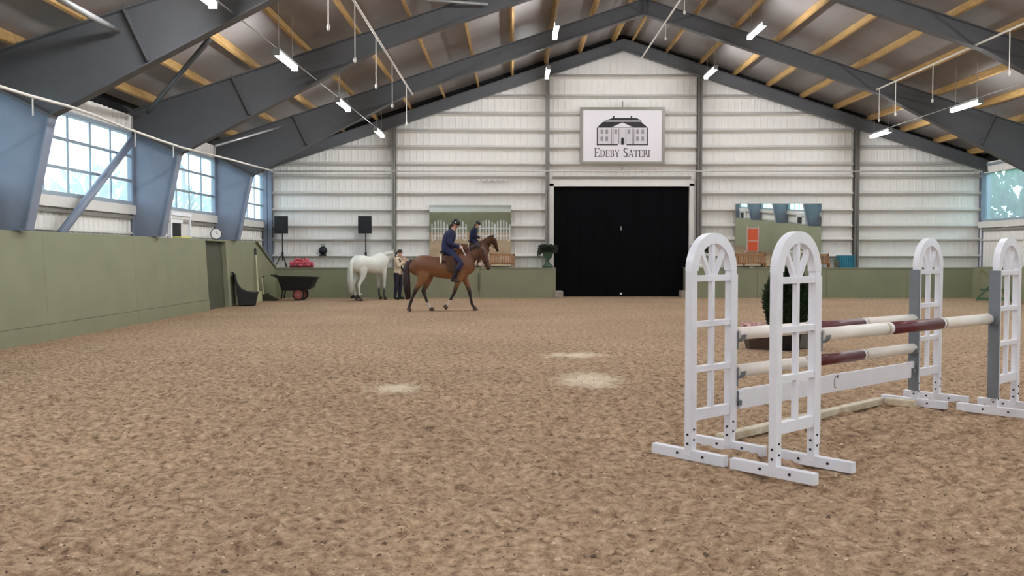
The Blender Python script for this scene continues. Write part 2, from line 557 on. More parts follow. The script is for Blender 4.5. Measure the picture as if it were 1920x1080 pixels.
# door
door = empty('door_1', ((DX0 + DX1) / 2, YE, 0), label='large black double door in a white frame in the gable wall', cat='door', kind='structure')
hw = (DX1 - DX0) / 2
for s in (-1, 1):
    mb = MB()
    mb.span((0.003 * s, 0.03, 0.0), (hw * s, 0.08, DZ1))
    lf = mb.build('door_leaf', M['curtain'], door)
    for k in range(1, 5):
        x = s * hw * k / 5
        MB().span((x - 0.02, 0.02, 0.08), (x + 0.02, 0.03, DZ1 - 0.02)).build('rib', M['curtain'], lf)
MB().span((-hw, 0.08, -0.1), (hw, 0.12, DZ1)).build('light_stop_board', M['curtain'], door)  # added board that keeps daylight out of the gaps round the leaves
MB().span((-hw - 0.2, -0.1, 0), (-hw + 0.0, 0.1, DZ1 + 0.1)).build('frame_post', M['wall'], door)
MB().span((hw, -0.1, 0), (hw + 0.17, 0.1, DZ1 + 0.1)).build('frame_post', M['wall'], door)
MB().span((-hw - 0.2, -0.1, DZ1), (hw + 0.17, 0.1, DZ1 + 0.30)).build('frame_head', M['wall'], door)
MB().span((-hw - 0.05, -0.13, DZ1 + 0.27), (hw + 0.05, -0.1, DZ1 + 0.36)).build('track_rail', M['sign_frame'], door)
MB().span((-0.025, 0.0, 2.45), (0.012, 0.03, 2.60)).build('handle', M['steel_light'], door)
MB().span((-0.04, -0.02, 0.07), (0.04, 0.02, 0.14)).build('floor_bolt', M['white'], door)

# ------------------------------------------------------------------ roof, purlins
ceiling = empty('ceiling', (0, 0, 0), label='grey brown sheet roof on yellow timber purlins', cat='ceiling', kind='structure')
for s in (-1, 1):
    xe = XL - 0.3 if s < 0 else XR + 0.3
    # individual roof bays, one sheet per frame bay
    ys = [YE + 0.2] + FRAMES + [YB - 0.2]
    for k in range(len(ys) - 1):
        mb = MB()
        mb.prism([(XC, roof_z(XC)), (xe, roof_z(xe)), (xe, roof_z(xe) + 0.12), (XC, roof_z(XC) + 0.12)], ys[k + 1], ys[k])
        mb.build('roof_sheet', M['roof'], ceiling)
bays = [YE - 0.05] + FRAMES[:5]
slope_a = math.atan(SL)
for s in (-1, 1):
    for k in range(11):
        d = 0.35 + k * 1.235
        x = XC + s * d
        if x < XL + 0.1 or x > XR - 0.1: continue
        for i in range(len(bays) - 1):
            y1, y0 = bays[i], bays[i + 1]
            R = Matrix.Rotation(s * slope_a, 3, 'Y')
            zc = roof_z(x) - 0.125
            MB().box((x, (y0 + y1) / 2, zc), (0.065, y1 - y0 - 0.02, 0.22), R).build('purlin', M['timber'], ceiling)

# ------------------------------------------------------------------ steel portal frames
def lineflange(mb, p0, p1, w, t, y=0):
    p0, p1 = Vector((p0[0], y, p0[1])), Vector((p1[0], y, p1[1]))
    mb.bar(p0, p1, w, t, up=(-(p1 - p0).z, 0, (p1 - p0).x) if (p1 - p0).x >= 0 else ((p1 - p0).z, 0, -(p1 - p0).x))

def frame_half_meshes(s):
    X = lambda x: x if s < 0 else 2 * XC - x
    A, B, C = (-8.0, 3.99), (-3.2, 6.47), (XC, 8.90)
    top = lambda x: 9.36 - SL * (XC - x)
    t0 = 0.012
    mb = MB()
    J = (-9.12, 4.55)
    mb.prism([(X(-9.12), 0), (X(-8.74), 0), (X(-8.72), 2.005), (X(-8.44), 2.01), (X(A[0]), A[1]), (X(J[0]), J[1])], -t0, t0)
    lineflange(mb, (X(-9.12), 0), (X(-9.12), 4.6), 0.26, 0.025)
    lineflange(mb, (X(-8.44), 2.01), (X(A[0]), A[1]), 0.26, 0.025)
    lineflange(mb, (X(-8.74), 0), (X(-8.74), 2.0), 0.2, 0.02)
    lineflange(mb, (X(-8.74), 2.012), (X(-8.44), 2.012), 0.26, 0.02)
    col = mb.mesh('column', M['steel'])
    mb = MB()
    mb.prism([(X(J[0]), J[1]), (X(A[0]), A[1]), (X(B[0]), B[1]), (X(C[0]), C[1]), (X(C[0]), top(XC)), (X(-9.12), top(-9.12))], -t0, t0)
    lineflange(mb, (X(A[0]), A[1]), (X(B[0]), B[1]), 0.26, 0.025)
    lineflange(mb, (X(B[0]), B[1]), (X(C[0]), C[1]), 0.24, 0.022)
    lineflange(mb, (X(-9.12), top(-9.12)), (X(XC), top(XC)), 0.26, 0.025)
    raf = mb.mesh('rafter', M['rafter'])
    mb = MB()
    lineflange(mb, (X(A[0] + .02), A[1] - .02), (X(J[0]), J[1]), 0.28, 0.05)
    kp = mb.mesh('knee_plate', M['rafter'])
    mb = MB()
    lineflange(mb, (X(-6.28), 4.92), (X(-6.72), 5.86), 0.24, 0.03)
    sp = mb.mesh('splice_plate', M['rafter'])
    return (('column', col), ('rafter', raf), ('knee_plate', kp), ('splice_plate', sp))
HALF = frame_half_meshes(-1) + frame_half_meshes(1)
mb = MB(); mb.span((XC - 0.02, -0.13, 8.86), (XC + 0.02, 0.13, 9.37)); ridge = mb.mesh('ridge_plate', M['rafter'])
ordw = ['nearest the gable wall', 'second from the gable wall', 'third from the gable wall', 'fourth from the gable wall', 'fifth from the gable wall', 'sixth from the gable wall', 'seventh from the gable wall', 'eighth from the gable wall', 'beside the near end wall']
for k, y in enumerate(FRAMES):
    fr = empty('portal_frame', (0, y, 0), label='grey steel portal frame with tapered columns, ' + ordw[k], cat='steel frame', group='portal frames', kind='structure')
    for n, me in HALF: link(n, me, fr)
    link('ridge_plate', ridge, fr)
fr = empty('portal_frame', (0, 34.08, 0), label='slim dark steel gable beam flush with the white gable wall', cat='steel frame', kind='structure')
for s in (-1, 1):
    X = lambda x: x if s < 0 else 2 * XC - x
    mb = MB()
    mb.prism([(X(XL), 8.94 - SL * (XC - XL)), (X(XC), 8.94), (X(XC), 9.34), (X(XL), 9.34 - SL * (XC - XL))], -0.012, 0.012)
    for dz in (8.94, 9.33):
        lineflange(mb, (X(XL), dz - SL * (XC - XL)), (X(XC), dz), 0.22, 0.02)
    mb.build('rafter', M['rafter'], fr)

# diagonal braces
def rod(name, p0, p1, r, m, label, cat, group=None, kind=None):
    p0, p1 = Vector(p0), Vector(p1)
    return tag(MB().tube([p0, p1], r, 10).build(name, m, None, True), label, cat, group, kind)
rod('wall_brace', at(252, 258, 22.4), at(114, 438, 18.15), 0.085, M['steel'], 'thick grey steel tube slanting across the nearest left window', 'brace')
rod('roof_brace', at(392, 75, 16.6), at(277, 210, 22.3), 0.05, M['rafter'], 'dark steel tube slanting from rafter to eave above the left windows', 'brace')
rod('roof_brace', at(108, -4, 13.0), at(222, 58, 16.2), 0.05, M['steel_light'], 'pale grey strut running to the big rafter in the top left corner', 'brace')
rod('roof_brace', at(403, 274, 22.9), at(533, 236, 28.6), 0.03, M['steel_light'], 'thin pale strut low under the left roof between second and third rafter', 'brace')
rod('roof_brace', at(765, -3, 22.0), at(915, 8, 22.4), 0.035, M['steel_light'], 'thin pale strut at the top edge above the second rafter', 'brace')

# ------------------------------------------------------------------ side walls with windows
ZS, ZT, ZE = 2.75, 4.52, 5.3
def side_wall(side):
    x = XL if side < 0 else XR
    w = empty('wall_left' if side < 0 else 'wall_right', (x, 0, 0), label='white %s side wall below and above the window band' % ('left' if side < 0 else 'right'), cat='wall', kind='structure')
    d = -0.03 if side < 0 else 0.03
    for (z0, z1) in ((0, ZS), (ZT, 4.92)):
        mb = sheet_yz(YB, YE, z0, z1, 0, d * 1.0)
        mb.build('sheeting', M['wall'], w)
    mb = MB()
    mb.span((side * 0.12, YB, -.3), (side * 0.16, YE, ZS)); mb.span((side * 0.12, YB, ZT), (side * 0.16, YE, ZE))
    mb.build('outer_skin', M['wall'], w)
    MB().span((side * 0.04, YB, 4.92), (side * 0.1, YE, ZE)).build('dark_eave_sheet', M['black'], w)  # black sheet painting in the darkness between wall top and roof
    lines = [YE - 0.3] + FRAMES + [YB]
    for k in range(len(lines) - 1):
        a, b = lines[k + 1] + 0.02, lines[k] - 0.02
        for z, h, dd in ((2.42, 0.07, 0.10), (2.06, 0.05, 0.08)):
            MB().span((0, a, z), (-side * dd, b, z + h)).build('rail', M['sign_frame'] if z > 2.3 else M['girt'], w)
    return w
side_wall(-1); side_wall(1)

def pane_mesh(w, h, m, ribs=7):
    mb = MB()
    vs, fs = [], []
    n = ribs * 2
    for i in range(n + 1):
        y = -w / 2 + w * i / n
        x = 0.012 if i % 2 else -0.012
        vs += [(x, y, 0), (x, y, h)]
    for i in range(n): fs.append((2 * i, 2 * i + 2, 2 * i + 3, 2 * i + 1))
    mb.add(vs, fs)
    return mb.mesh('pane', m)
wn_i = 1
for side in (-1, 1):
    x = XL if side < 0 else XR
    lines = [YE - 0.15] + FRAMES
    for k in range(len(lines) - 1):
        a, b = lines[k + 1] + 0.02, lines[k] - 0.02
        if a < -16: continue
        win = empty('window_%d' % wn_i, (x, (a + b) / 2, ZS), kind='structure',
                    label='%s side window band, %s bay from the gable wall' % ('left' if side < 0 else 'right', ['first', 'second', 'third', 'fourth', 'fifth', 'sixth', 'seventh', 'eighth'][k]), cat='window')
        wn_i += 1
        L, H = b - a, (ZT if side < 0 else 4.86) - ZS
        mb = MB()
        mb.span((-0.05, -L / 2, 0), (0.09, L / 2, 0.09)); mb.span((-0.05, -L / 2, H - 0.09), (0.09, L / 2, H))
        mb.span((-0.05, -L / 2, 0), (0.09, -L / 2 + 0.06, H)); mb.span((-0.05, L / 2 - 0.06, 0), (0.09, L / 2, H))
        mb.build('frame', M['frame_w'], win)
        MB().span((-side * 0.02, -L / 2, -0.22), (-side * 0.13, L / 2, -0.0)).build('sill', M['girt'], win)
        plain = side > 0 and k < 2
        n = 2 if plain else 6
        pm = pane_mesh(L / n, H / 3, M['pane'] if side < 0 else M['pane_right'])
        for i in range(n):
            for j in range(3):
                p = link('pane', pm, win); p.location = (0.06 * side, -L / 2 + L * (i + 0.5) / n, H * j / 3)
        for i in range(1, n):
            yy = -L / 2 + L * i / n
            MB().span((0.03 * side - 0.015, yy - 0.022, 0.05), (0.03 * side + 0.015, yy + 0.022, H - 0.05)).build('mullion', M['frame_w'], win)
        for j in (() if plain else (1, 2)):
            MB().span((-side * 0.05, -L / 2, H * j / 3 - 0.03), (0, L / 2, H * j / 3 + 0.03)).build('transom', M['frame_w'], win)

# near gable wall behind the camera (seen in the wall mirrors)
wall_near = empty('wall_near', (0, YB, 0), label='white near gable wall at the other end of the hall', cat='wall', kind='structure')
MB().prism([(XL - .2, -.3), (XR + .2, -.3), (XR + .2, roof_z(XR)), (XC, roof_z(XC)), (XL - .2, roof_z(XL))], -0.2, -0.1).build('sheeting', M['wall'], wall_near)
for z in (2.6, 3.3, 4.0, 4.7):
    MB().span((XL, -0.1, z), (XR, 0.02, z + 0.08)).build('rail', M['girt'], wall_near)

# ------------------------------------------------------------------ kickboards
def kick_side(name, side, xb, xt, label, sections):
    k = empty(name, (0, 0, 0), label=label, cat='kickboard', kind='structure')
    for (y0, y1, poly) in sections:
        # poly: list of (y, z) outline
        mb = MB()
        def X(z): return xb + (xt - xb) * z / 2.0
        n = len(poly)
        vs = [(X(z), y, z) for y, z in poly] + [(X(z) + side * 0.05, y, z) for y, z in poly]
        fs = [tuple(range(n)), tuple(range(2 * n - 1, n - 1, -1))] + [(i, i + n, (i + 1) % n + n, (i + 1) % n) for i in range(n)]
        mb.add(vs, fs)
        mb.build('panel', M['green'], k)
    return k
secs = []
y = 26.2
cuts = [26.2, 21.2, 17.1, 13.0, 8.9, 4.8, 0.7, -3.4, -7.5, -11.6, -15.7, -19.8, -24.9]
for i in range(len(cuts) - 1):
    a, b = cuts[i + 1] + 0.006, cuts[i]
    secs.append((a, b, [(a, 0.30), (b, 0.30), (b, 1.98), (a, 1.98)]))
secs.append((27.95, 33.7, [(27.95, 0.0), (33.72, 0.0), (33.72, 1.06), (31.3, 1.98), (27.95, 1.98)]))
kl = kick_side('trim_1', -1, -8.5, -8.6, 'tall olive green kickboard along the left wall', secs)
for i in range(len(cuts) - 1):
    a, b = cuts[i + 1] + 0.006, cuts[i]
    MB().span((-8.49, a, -0.05), (-8.56, b, 0.294)).build('plinth_board', M['green'], kl)
MB().add([(-8.46, 27.93, 0), (-8.46, 28.12, 0), (-8.57, 28.12, 1.98), (-8.57, 27.93, 1.98), (-8.6, 27.93, 0), (-8.6, 28.12, 0), (-8.7, 28.12, 1.98), (-8.7, 27.93, 1.98)], [(0, 1, 2, 3), (4, 7, 6, 5), (0, 4, 5, 1), (3, 2, 6, 7), (0, 3, 7, 4), (1, 5, 6, 2)]).build('end_batten', M['green_cap'], kl)
MB().span((XL, YB, 1.96), (-8.66, 26.2, 2.0)).build('ledge', M['green_cap'], kl)
MB().span((XL, 26.2, 1.96), (-8.66, 31.3, 2.0)).build('ledge', M['green_cap'], kl)
gate = MB()
gate.add([(-8.60, 26.2, -.05), (-8.60, 27.95, -.05), (-8.70, 27.95, 1.95), (-8.70, 26.2, 1.95), (-8.68, 26.2, -.05), (-8.68, 27.95, -.05), (-8.78, 27.95, 1.95), (-8.78, 26.2, 1.95)], [(0, 1, 2, 3), (4, 7, 6, 5), (0, 4, 5, 1), (3, 2, 6, 7), (0, 3, 7, 4), (1, 5, 6, 2)])
gate.build('side_gate', M['green_dark'], kl)
MB().prism([(31.3, 1.98), (33.72, 1.06), (33.72, 1.09), (31.3, 2.01)], -8.63, -8.51, 'yz').build('cap', M['green_cap'], kl)
MB().span((-8.86, 26.2, 1.95), (-8.52, 28.0, 1.985)).build('recess_lintel', M['green'], kl)

secs = []
cuts = [29.0, 24.4, 20.3, 16.2, 12.1, 8.0, 3.9, -0.2, -4.3, -8.4, -12.5, -16.6, -20.7, -24.9]
for i in range(len(cuts) - 1):
    a, b = cuts[i + 1] + 0.006, cuts[i]
    z1 = 1.98
    secs.append((a, b, [(a, 0.0), (b, 0.0), (b, z1), (a, z1)]))
secs.append((29.0, 33.72, [(29.006, 0.0), (33.72, 0.0), (33.72, 1.06), (30.6, 1.06), (29.006, 1.98)]))
kr = kick_side('trim_2', 1, 16.6, 16.7, 'olive green kickboard along the right wall', secs)
MB().span((16.75, YB, 1.96), (XR, 29.0, 2.0)).build('ledge', M['green_cap'], kr)

ke = empty('trim_3', (0, KY, 0), label='low olive green kickboard with ledge under the gable wall', cat='kickboard', kind='structure')
def kx(px): return (px - 960) / (F / KY)
edges = [-8.55, kx(660), kx(790), kx(900), kx(1042)]
for i in range(4):
    MB().span((edges[i] + 0.004, 0, -0.05), (edges[i + 1] - 0.004, 0.05, 1.05)).build('panel', M['green'], ke)
edges = [kx(1289), kx(1420), kx(1550), kx(1700), 16.65]
for i in range(4):
    MB().span((edges[i] + 0.004, 0, -0.05), (edges[i + 1] - 0.004, 0.05, 1.05)).build('panel', M['green'], ke)
MB().span((-9.1, -0.02, 1.05), (kx(1042), 0.90, 1.085)).build('ledge', M['green_cap'], ke)
MB().span((kx(1289), -0.02, 1.05), (17.2, 0.90, 1.085)).build('ledge', M['green_cap'], ke)
MB().span((kx(1042) - 0.05, 0.05, -0.05), (kx(1042), 0.82, 1.05)).build('return_panel', M['green'], ke)
MB().span((kx(1289), 0.05, -0.05), (kx(1289) + 0.05, 0.82, 1.05)).build('return_panel', M['green'], ke)
kn = empty('trim_4', (0, YB, 0), label='olive green kickboard across the near end of the hall', cat='kickboard', kind='structure')
for i in range(6):
    a = -8.5 + i * 4.183
    MB().span((a + .004, 0.60, -0.05), (a + 4.18, 0.65, 2.0)).build('panel', M['green'], kn)
for s, (x0, x1) in ((-1, (1040, 1056)), (1, (1277, 1288))):
    a, b = kx(x0), kx(x1)
    mb = MB(); mb.span((0, 0, 0), (b - a, 0.55, 0.28))
    o = mb.build('kerb_block', M['concrete'], None, False, 0.04)
    o.location = (a, KY - 0.1, -0.03)
    tag(o, 'small grey concrete block at the %s foot of the black door' % ('left' if s < 0 else 'right'), 'block')

# ------------------------------------------------------------------ sign
def build_sign():
    x0, x1 = (1086 - 960) / 50.6, (1243 - 960) / 50.6
    z0, z1 = EYE + (475 - 310) / 50.6, EYE + (475 - 205) / 50.6
    W, H = x1 - x0, z1 - z0
    s = empty('wall_sign', ((x0 + x1) / 2, YE - 0.28, z0), label='framed white sign with a drawn manor house reading EDEBY SÄTERI above the black door', cat='sign')
    t = 0.1
    mb = MB()
    mb.span((-W / 2, 0, 0), (W / 2, 0.1, t)); mb.span((-W / 2, 0, H - t), (W / 2, 0.1, H))
    mb.span((-W / 2, 0, t), (-W / 2 + t, 0.1, H - t)); mb.span((W / 2 - t, 0, t), (W / 2, 0.1, H - t))
    mb.build('frame', M['sign_frame'], s)
    panel = MB().span((-W / 2 + t, 0.03, t), (W / 2 - t, 0.08, H - t)).build('panel', M['sign_white'], s)
    for z in (-0.22, H):
        MB().span((-0.02, 0.03, z), (0.02, 0.12, z + 0.22)).build('bracket', M['sign_frame'], s)
    def P(px, py): return ((px - 1164.5) / 50.6, (310 - py) / 50.6)
    Y0 = 0.026
    def poly(name, pts, m, dy=0.0):
        return MB().prism([P(*p) for p in pts], Y0 - dy, 0.03).build(name, m, s)
    def stroke(mb, p, q, w, dy=0.0):
        a, b = P(*p), P(*q)
        mb.bar((a[0], Y0 - dy + 0.002, a[1]), (b[0], Y0 - dy + 0.002, b[1]), 0.005, w, up=(0, 0, 1) if abs(a[0] - b[0]) > abs(a[1] - b[1]) else (1, 0, 0))
    # manor house: roof, attic, chimneys, walls, columns, door, windows
    poly('roof', [(1117, 242.5), (1212, 242.5), (1199, 232), (1128, 232)], M['ink'])
    poly('upper_roof', [(1134, 228.5), (1199, 228.5), (1190, 224.5), (1147, 224.5)], M['ink'])
    poly('attic_band', [(1129, 232), (1201, 232), (1199, 228.5), (1132, 228.5)], M['ink_grey'])
    poly('pediment', [(1143, 243), (1186, 243), (1164, 232.5)], M['sign_white'], 0.004)
    mb = MB()
    for a, b in (((1143, 242), (1164.5, 232.5)), ((1164.5, 232.5), (1186, 242)), ((1144, 242), (1185, 242))): stroke(mb, a, b, 0.022, 0.007)
    mb.build('pediment_lines', M['ink_mid'], s)
    for x in (1148, 1181): poly('chimney', [(x - 1.5, 225), (x + 1.5, 225), (x + 1.5, 221), (x - 1.5, 221)], M['ink'])
    poly('facade', [(1118.5, 273), (1210.5, 273), (1210.5, 242.6), (1118.5, 242.6)], mat('facade_print', rgb(206, 200, 204), 0.5), -0.002)
    mb = MB()
    stroke(mb, (1118, 243), (1118, 275), 0.035, 0.004); stroke(mb, (1211, 243), (1211, 275), 0.035, 0.004)
    stroke(mb, (1117, 274), (1156, 274), 0.04, 0.004); stroke(mb, (1172, 274), (1212, 274), 0.04, 0.004)
    mb.build('outline', M['ink'], s)
    mb = MB()
    for x in (1144, 1147, 1183, 1186, 1158, 1171): stroke(mb, (x, 244), (x, 273), 0.016, 0.004)
    mb.build('columns', M['ink_mid'], s)
    pts = [(1162, 274), (1167.5, 274), (1167.5, 264)] + [(1164.75 + 2.75 * math.cos(t), 264 - 3.5 * math.sin(t)) for t in (0.6, 1.2, 1.57, 1.94, 2.54)] + [(1162, 264)]
    poly('doorway', pts, M['ink'], 0.004)
    for yy in (246, 259):
        for x in (1124, 1133, 1149.5, 1174, 1190, 1199.5):
            if yy == 259 and 1145 < x < 1182: continue
            poly('window', [(x, yy + 8), (x + 5, yy + 8), (x + 5, yy), (x, yy)], M['ink_grey'], 0.004)
    # lettering: EDEBY SATERI with small capitals, serif strokes
    V, Hh = 0.15, 0.075
    L = {
     'E': ([(.12, 0, .12, 1, V), (0, 0, .6, 0, Hh), (.12, .52, .5, .52, Hh), (0, 1, .58, 1, Hh), (.6, 0, .62, .2, Hh), (.58, 1, .58, .82, Hh)], .72),
     'D': ([(.12, 0, .12, 1, V), (0, 0, .4, 0, Hh), (0, 1, .4, 1, Hh), (.4, 1, .66, .8, V * .8), (.66, .8, .72, .5, V), (.72, .5, .66, .2, V), (.66, .2, .4, 0, V * .8)], .86),
     'B': ([(.12, 0, .12, 1, V), (0, 0, .42, 0, Hh), (0, 1, .4, 1, Hh), (.12, .53, .42, .53, Hh), (.4, 1, .54, .77, V), (.54, .77, .42, .53, V), (.42, .53, .6, .27, V), (.6, .27, .42, 0, V)], .74),
     'Y': ([(.36, 0, .36, .45, V), (.36, .45, .06, 1, V * .9), (.36, .45, .66, 1, Hh), (-.04, 1, .18, 1, Hh), (.56, 1, .76, 1, Hh), (.24, 0, .48, 0, Hh)], .78),
     'S': ([(.5, .82, .42, 1, Hh), (.42, 1, .2, .98, V * .7), (.2, .98, .06, .78, V), (.06, .78, .16, .6, V), (.16, .6, .42, .42, V), (.42, .42, .52, .22, V), (.52, .22, .4, .02, V), (.4, .02, .14, 0, V * .7), (.14, 0, .04, .2, Hh)], .64),
     'A': ([(.0, 0, .38, 1, Hh), (.38, 1, .72, 0, V), (.16, .36, .6, .36, Hh), (-.08, 0, .12, 0, Hh), (.6, 0, .84, 0, Hh)], .86),
     'T': ([(.36, 0, .36, 1, V), (0, 1, .72, 1, Hh), (.0, 1, .0, .82, Hh), (.72, 1, .72, .82, Hh), (.24, 0, .48, 0, Hh)], .78),
     'R': ([(.12, 0, .12, 1, V), (0, 0, .24, 0, Hh), (0, 1, .4, 1, Hh), (.12, .5, .4, .5, Hh), (.4, 1, .56, .75, V), (.56, .75, .4, .5, V), (.38, .5, .7, 0, V)], .76),
     'I': ([(.12, 0, .12, 1, V), (0, 0, .24, 0, Hh), (0, 1, .24, 1, Hh)], .34)}
    text = [('E', 1), ('D', .78), ('E', .78), ('B', .78), ('Y', .78), (' ', 1), ('S', 1), ('Ä', .78), ('T', .78), ('E', .78), ('R', .78), ('I', .78)]
    tot = sum((0.45 if c == ' ' else (L['A' if c == 'Ä' else c][1] + .06) * k) for c, k in text)
    full = 104 / 50.6
    hcap = full / tot
    x = P(1113, 0)[0]
    zb = P(0, 296)[1]
    for c, k in text:
        if c == ' ':
            x += 0.45 * hcap; continue
        st, w = L['A' if c == 'Ä' else c]
        u = hcap * k
        mb = MB()
        for (ax, az, bx, bz, th) in st:
            a = Vector((x + ax * u, Y0, zb + az * u * 1.12)); b = Vector((x + bx * u, Y0, zb + bz * u * 1.12))
            d = (b - a).normalized() * th * u * 0.3
            mb.bar(a - d, b + d, 0.006, th * u, up=(0, 0, 1) if abs(b.x - a.x) > abs(b.z - a.z) else (1, 0, 0))
        if c == 'Ä':
            for q in (.2, .52): mb.box((x + q * u, Y0, zb + 1.22 * u), (.12 * u, 0.006, .12 * u))
        mb.build('letter', M['ink_mid'], s)
        x += (w + .06) * u
build_sign()

# ------------------------------------------------------------------ wall mirrors
def wall_mirror(px0, px1, z0, z1, label):
    x0, x1 = (px0 - 960) / 50.2, (px1 - 960) / 50.2
    W, H = x1 - x0, z1 - z0
    r = empty('wall_mirror', ((x0 + x1) / 2, YE - 0.22, z0), label=label, cat='mirror', group='arena mirrors')
    r.rotation_euler = (math.radians(1.8), 0, 0)
    MB().span((-W / 2, 0, 0), (W / 2, 0.02, H)).build('glass', M['mirror'], r)
    MB().span((-W / 2 - 0.01, 0.02, -0.01), (W / 2 + 0.01, 0.045, H + 0.01)).build('backing', M['sign_frame'], r)
wall_mirror(808, 958, 1.12, 3.36, 'large frameless mirror on the white wall behind the mounted rider')
wall_mirror(1372, 1530, 1.12, 3.42, 'large frameless mirror on the white wall right of the black door')

# ------------------------------------------------------------------ hanging lights, pipes
lamp_mat = emit('led_tube', (0.94, 0.97, 1.0, 1), LAMP)
def light_meshes():
    d = MB().tube([(0, -0.78, 0.0), (0, 0.78, 0.0)], (0.065, 0.05), 10).mesh('diffuser', lamp_mat)
    mb = MB(); mb.span((-0.07, -0.8, 0.05), (0.07, 0.8, 0.10)); mb.span((-0.07, -0.82, -0.05), (0.07, -0.78, 0.1)); mb.span((-0.07, 0.78, -0.05), (0.07, 0.82, 0.1))
    h = mb.mesh('housing', M['steel_light'])
    return d, h
LD, LH = light_meshes()
rows = {'far left': (-4.5, 5.64), 'left of the ridge': (1.2, 7.65), 'right of the ridge': (6.68, 7.65), 'far right': (12.42, 5.62)}
YL = [31.6, 25.7, 19.8, 14.6, 7.9, 1.9, -4.1, -10.1, -16.1, -22.1]
ordl = ['closest to the gable wall', 'second from the gable wall', 'third from the gable wall', 'fourth from the gable wall', 'fifth from the gable wall', 'sixth from the gable wall', 'seventh from the gable wall', 'eighth from the gable wall', 'ninth from the gable wall', 'tenth from the gable wall']
for rn, (x, z) in rows.items():
    for k, y in enumerate(YL):
        if rn == 'far left': x = -4.48 - (31.6 - y) * 0.0235
        lo = empty('hanging_light', (x, y, z), label='hanging LED tube in the %s row, %s' % (rn, ordl[k]), cat='light', group='LED tubes under the roof')
        link('diffuser', LD, lo); link('housing', LH, lo)
        zr = roof_z(x) - z
        for dy in (-0.6, 0.6):
            MB().tube([(0, dy, 0.1), (0, dy, zr)], 0.008, 5).build('hanger', M['wire'], lo)
for rn in ('far left', 'far right'):
    x, z = rows[rn]
    xa, xb = (-5.04, -4.46) if rn == 'far left' else (x, x)
    rod('light_cable', (xa, 7.9, z + 0.12), (xb, 32.4, z + 0.12), 0.013, M['wire'], 'thin cable linking the LED tubes of the %s row' % rn, 'cable')

def sprinkler(x, z, y0, y1, drops, L, label):
    r = empty('sprinkler_pipe', (x, y1, z), label=label, cat='pipe', group='sprinkler pipes')
    MB().tube([(0, y0 - y1, 0), (0, 0, 0)], 0.026, 8).build('pipe', M['pipe'], r)
    for y in drops:
        d = MB().tube([(0, y - y1, 0), (0, y - y1, -L)], 0.011, 6).build('drop_tube', M['pipe'], r)
        MB().lathe([(0.012, 0.05), (0.03, 0.02), (0.03, -0.03), (0.015, -0.06)], (0, y - y1, -L), 8).build('nozzle', M['pipe'], d)
    return r
sprinkler(-3.02, 6.42, 6, 28.6, (13, 15.5, 18.1, 20.9, 23.7, 26.9), 1.1, 'white sprinkler pipe with hanging nozzles left of the ridge')
sprinkler(4.66, 8.62, 6, 34.0, (25.5, 28.6), 0.5, 'white sprinkler pipe just right of the ridge ending at the gable')
sprinkler(11.1, 6.58, 6, 28.6, (14.5, 17.5, 21.0, 24.8, 27.2, 28.4), 0.95, 'white sprinkler pipe with hanging nozzles under the right roof')
# side hose with sag between the frames
HX = -7.55
r = empty('side_hose', (HX, 28.6, 4.2), label='white hose sagging along the tops of the left columns', cat='pipe')
pts = [(0, 9.0 - 28.6, -0.10)]
for (px, py) in ((0, 160), (60, 179), (130, 198), (185, 217), (240, 240), (300, 262), (345, 277), (390, 288), (430, 298), (470, 309), (512, 320)):
    p = at(px, py, -HX * F / (960 - px)); pts.append((0, p.y - 28.6, p.z - 4.2))
MB().tube(pts, 0.028, 8).build('hose', M['pipe'], r, True)
for (px, py0, py1) in ((67, 180, 217), (257, 245, 275), (328, 270, 295)):
    Yd = -HX * F / (960 - px)
    a, b = at(px, py0, Yd), at(px, py1, Yd)
    MB().tube([(0, a.y - 28.6, a.z - 4.2), (0, b.y - 28.6, b.z - 4.2)], 0.012, 6).build('drop_tube', M['pipe'], r)
rod('wall_conduit', (-8.7, YE - 0.33, 4.60), (16.9, YE - 0.33, 4.60), 0.022, M['pipe'], 'thin white conduit running across the gable wall at eave height', 'pipe')
for i, px in enumerate((898, 908, 918, 928, 938, 948)):  # row of six small white boxes above the left mirror
    p = at(px, 338, YE - 0.18)
    o = MB().span((-0.03, -0.04, -0.03), (0.03, 0.13, 0.03)).build('white_block', M['white'])
    o.location = p
    tag(o, 'tiny white block above the left mirror, ' + ['leftmost of six', 'second from the left', 'third from the left', 'third from the right', 'second from the right', 'rightmost of six'][i], 'hook', 'white blocks above the left mirror')

# ------------------------------------------------------------------ jump
TH = math.radians(42)
U = Vector((math.cos(TH), math.sin(TH), 0)); Vv = Vector((math.sin(TH), -math.cos(TH), 0))
PA = Vector((1.575, 7.36, 0)); PB = PA + Vv * 0.745
PC = PA + U * 3.84; PD = PB + U * 3.84 + Vector((0.055, 0.01, 0))
def sandz(p): return float(sand_height(np.array([p.x]), np.array([p.y]))[0])

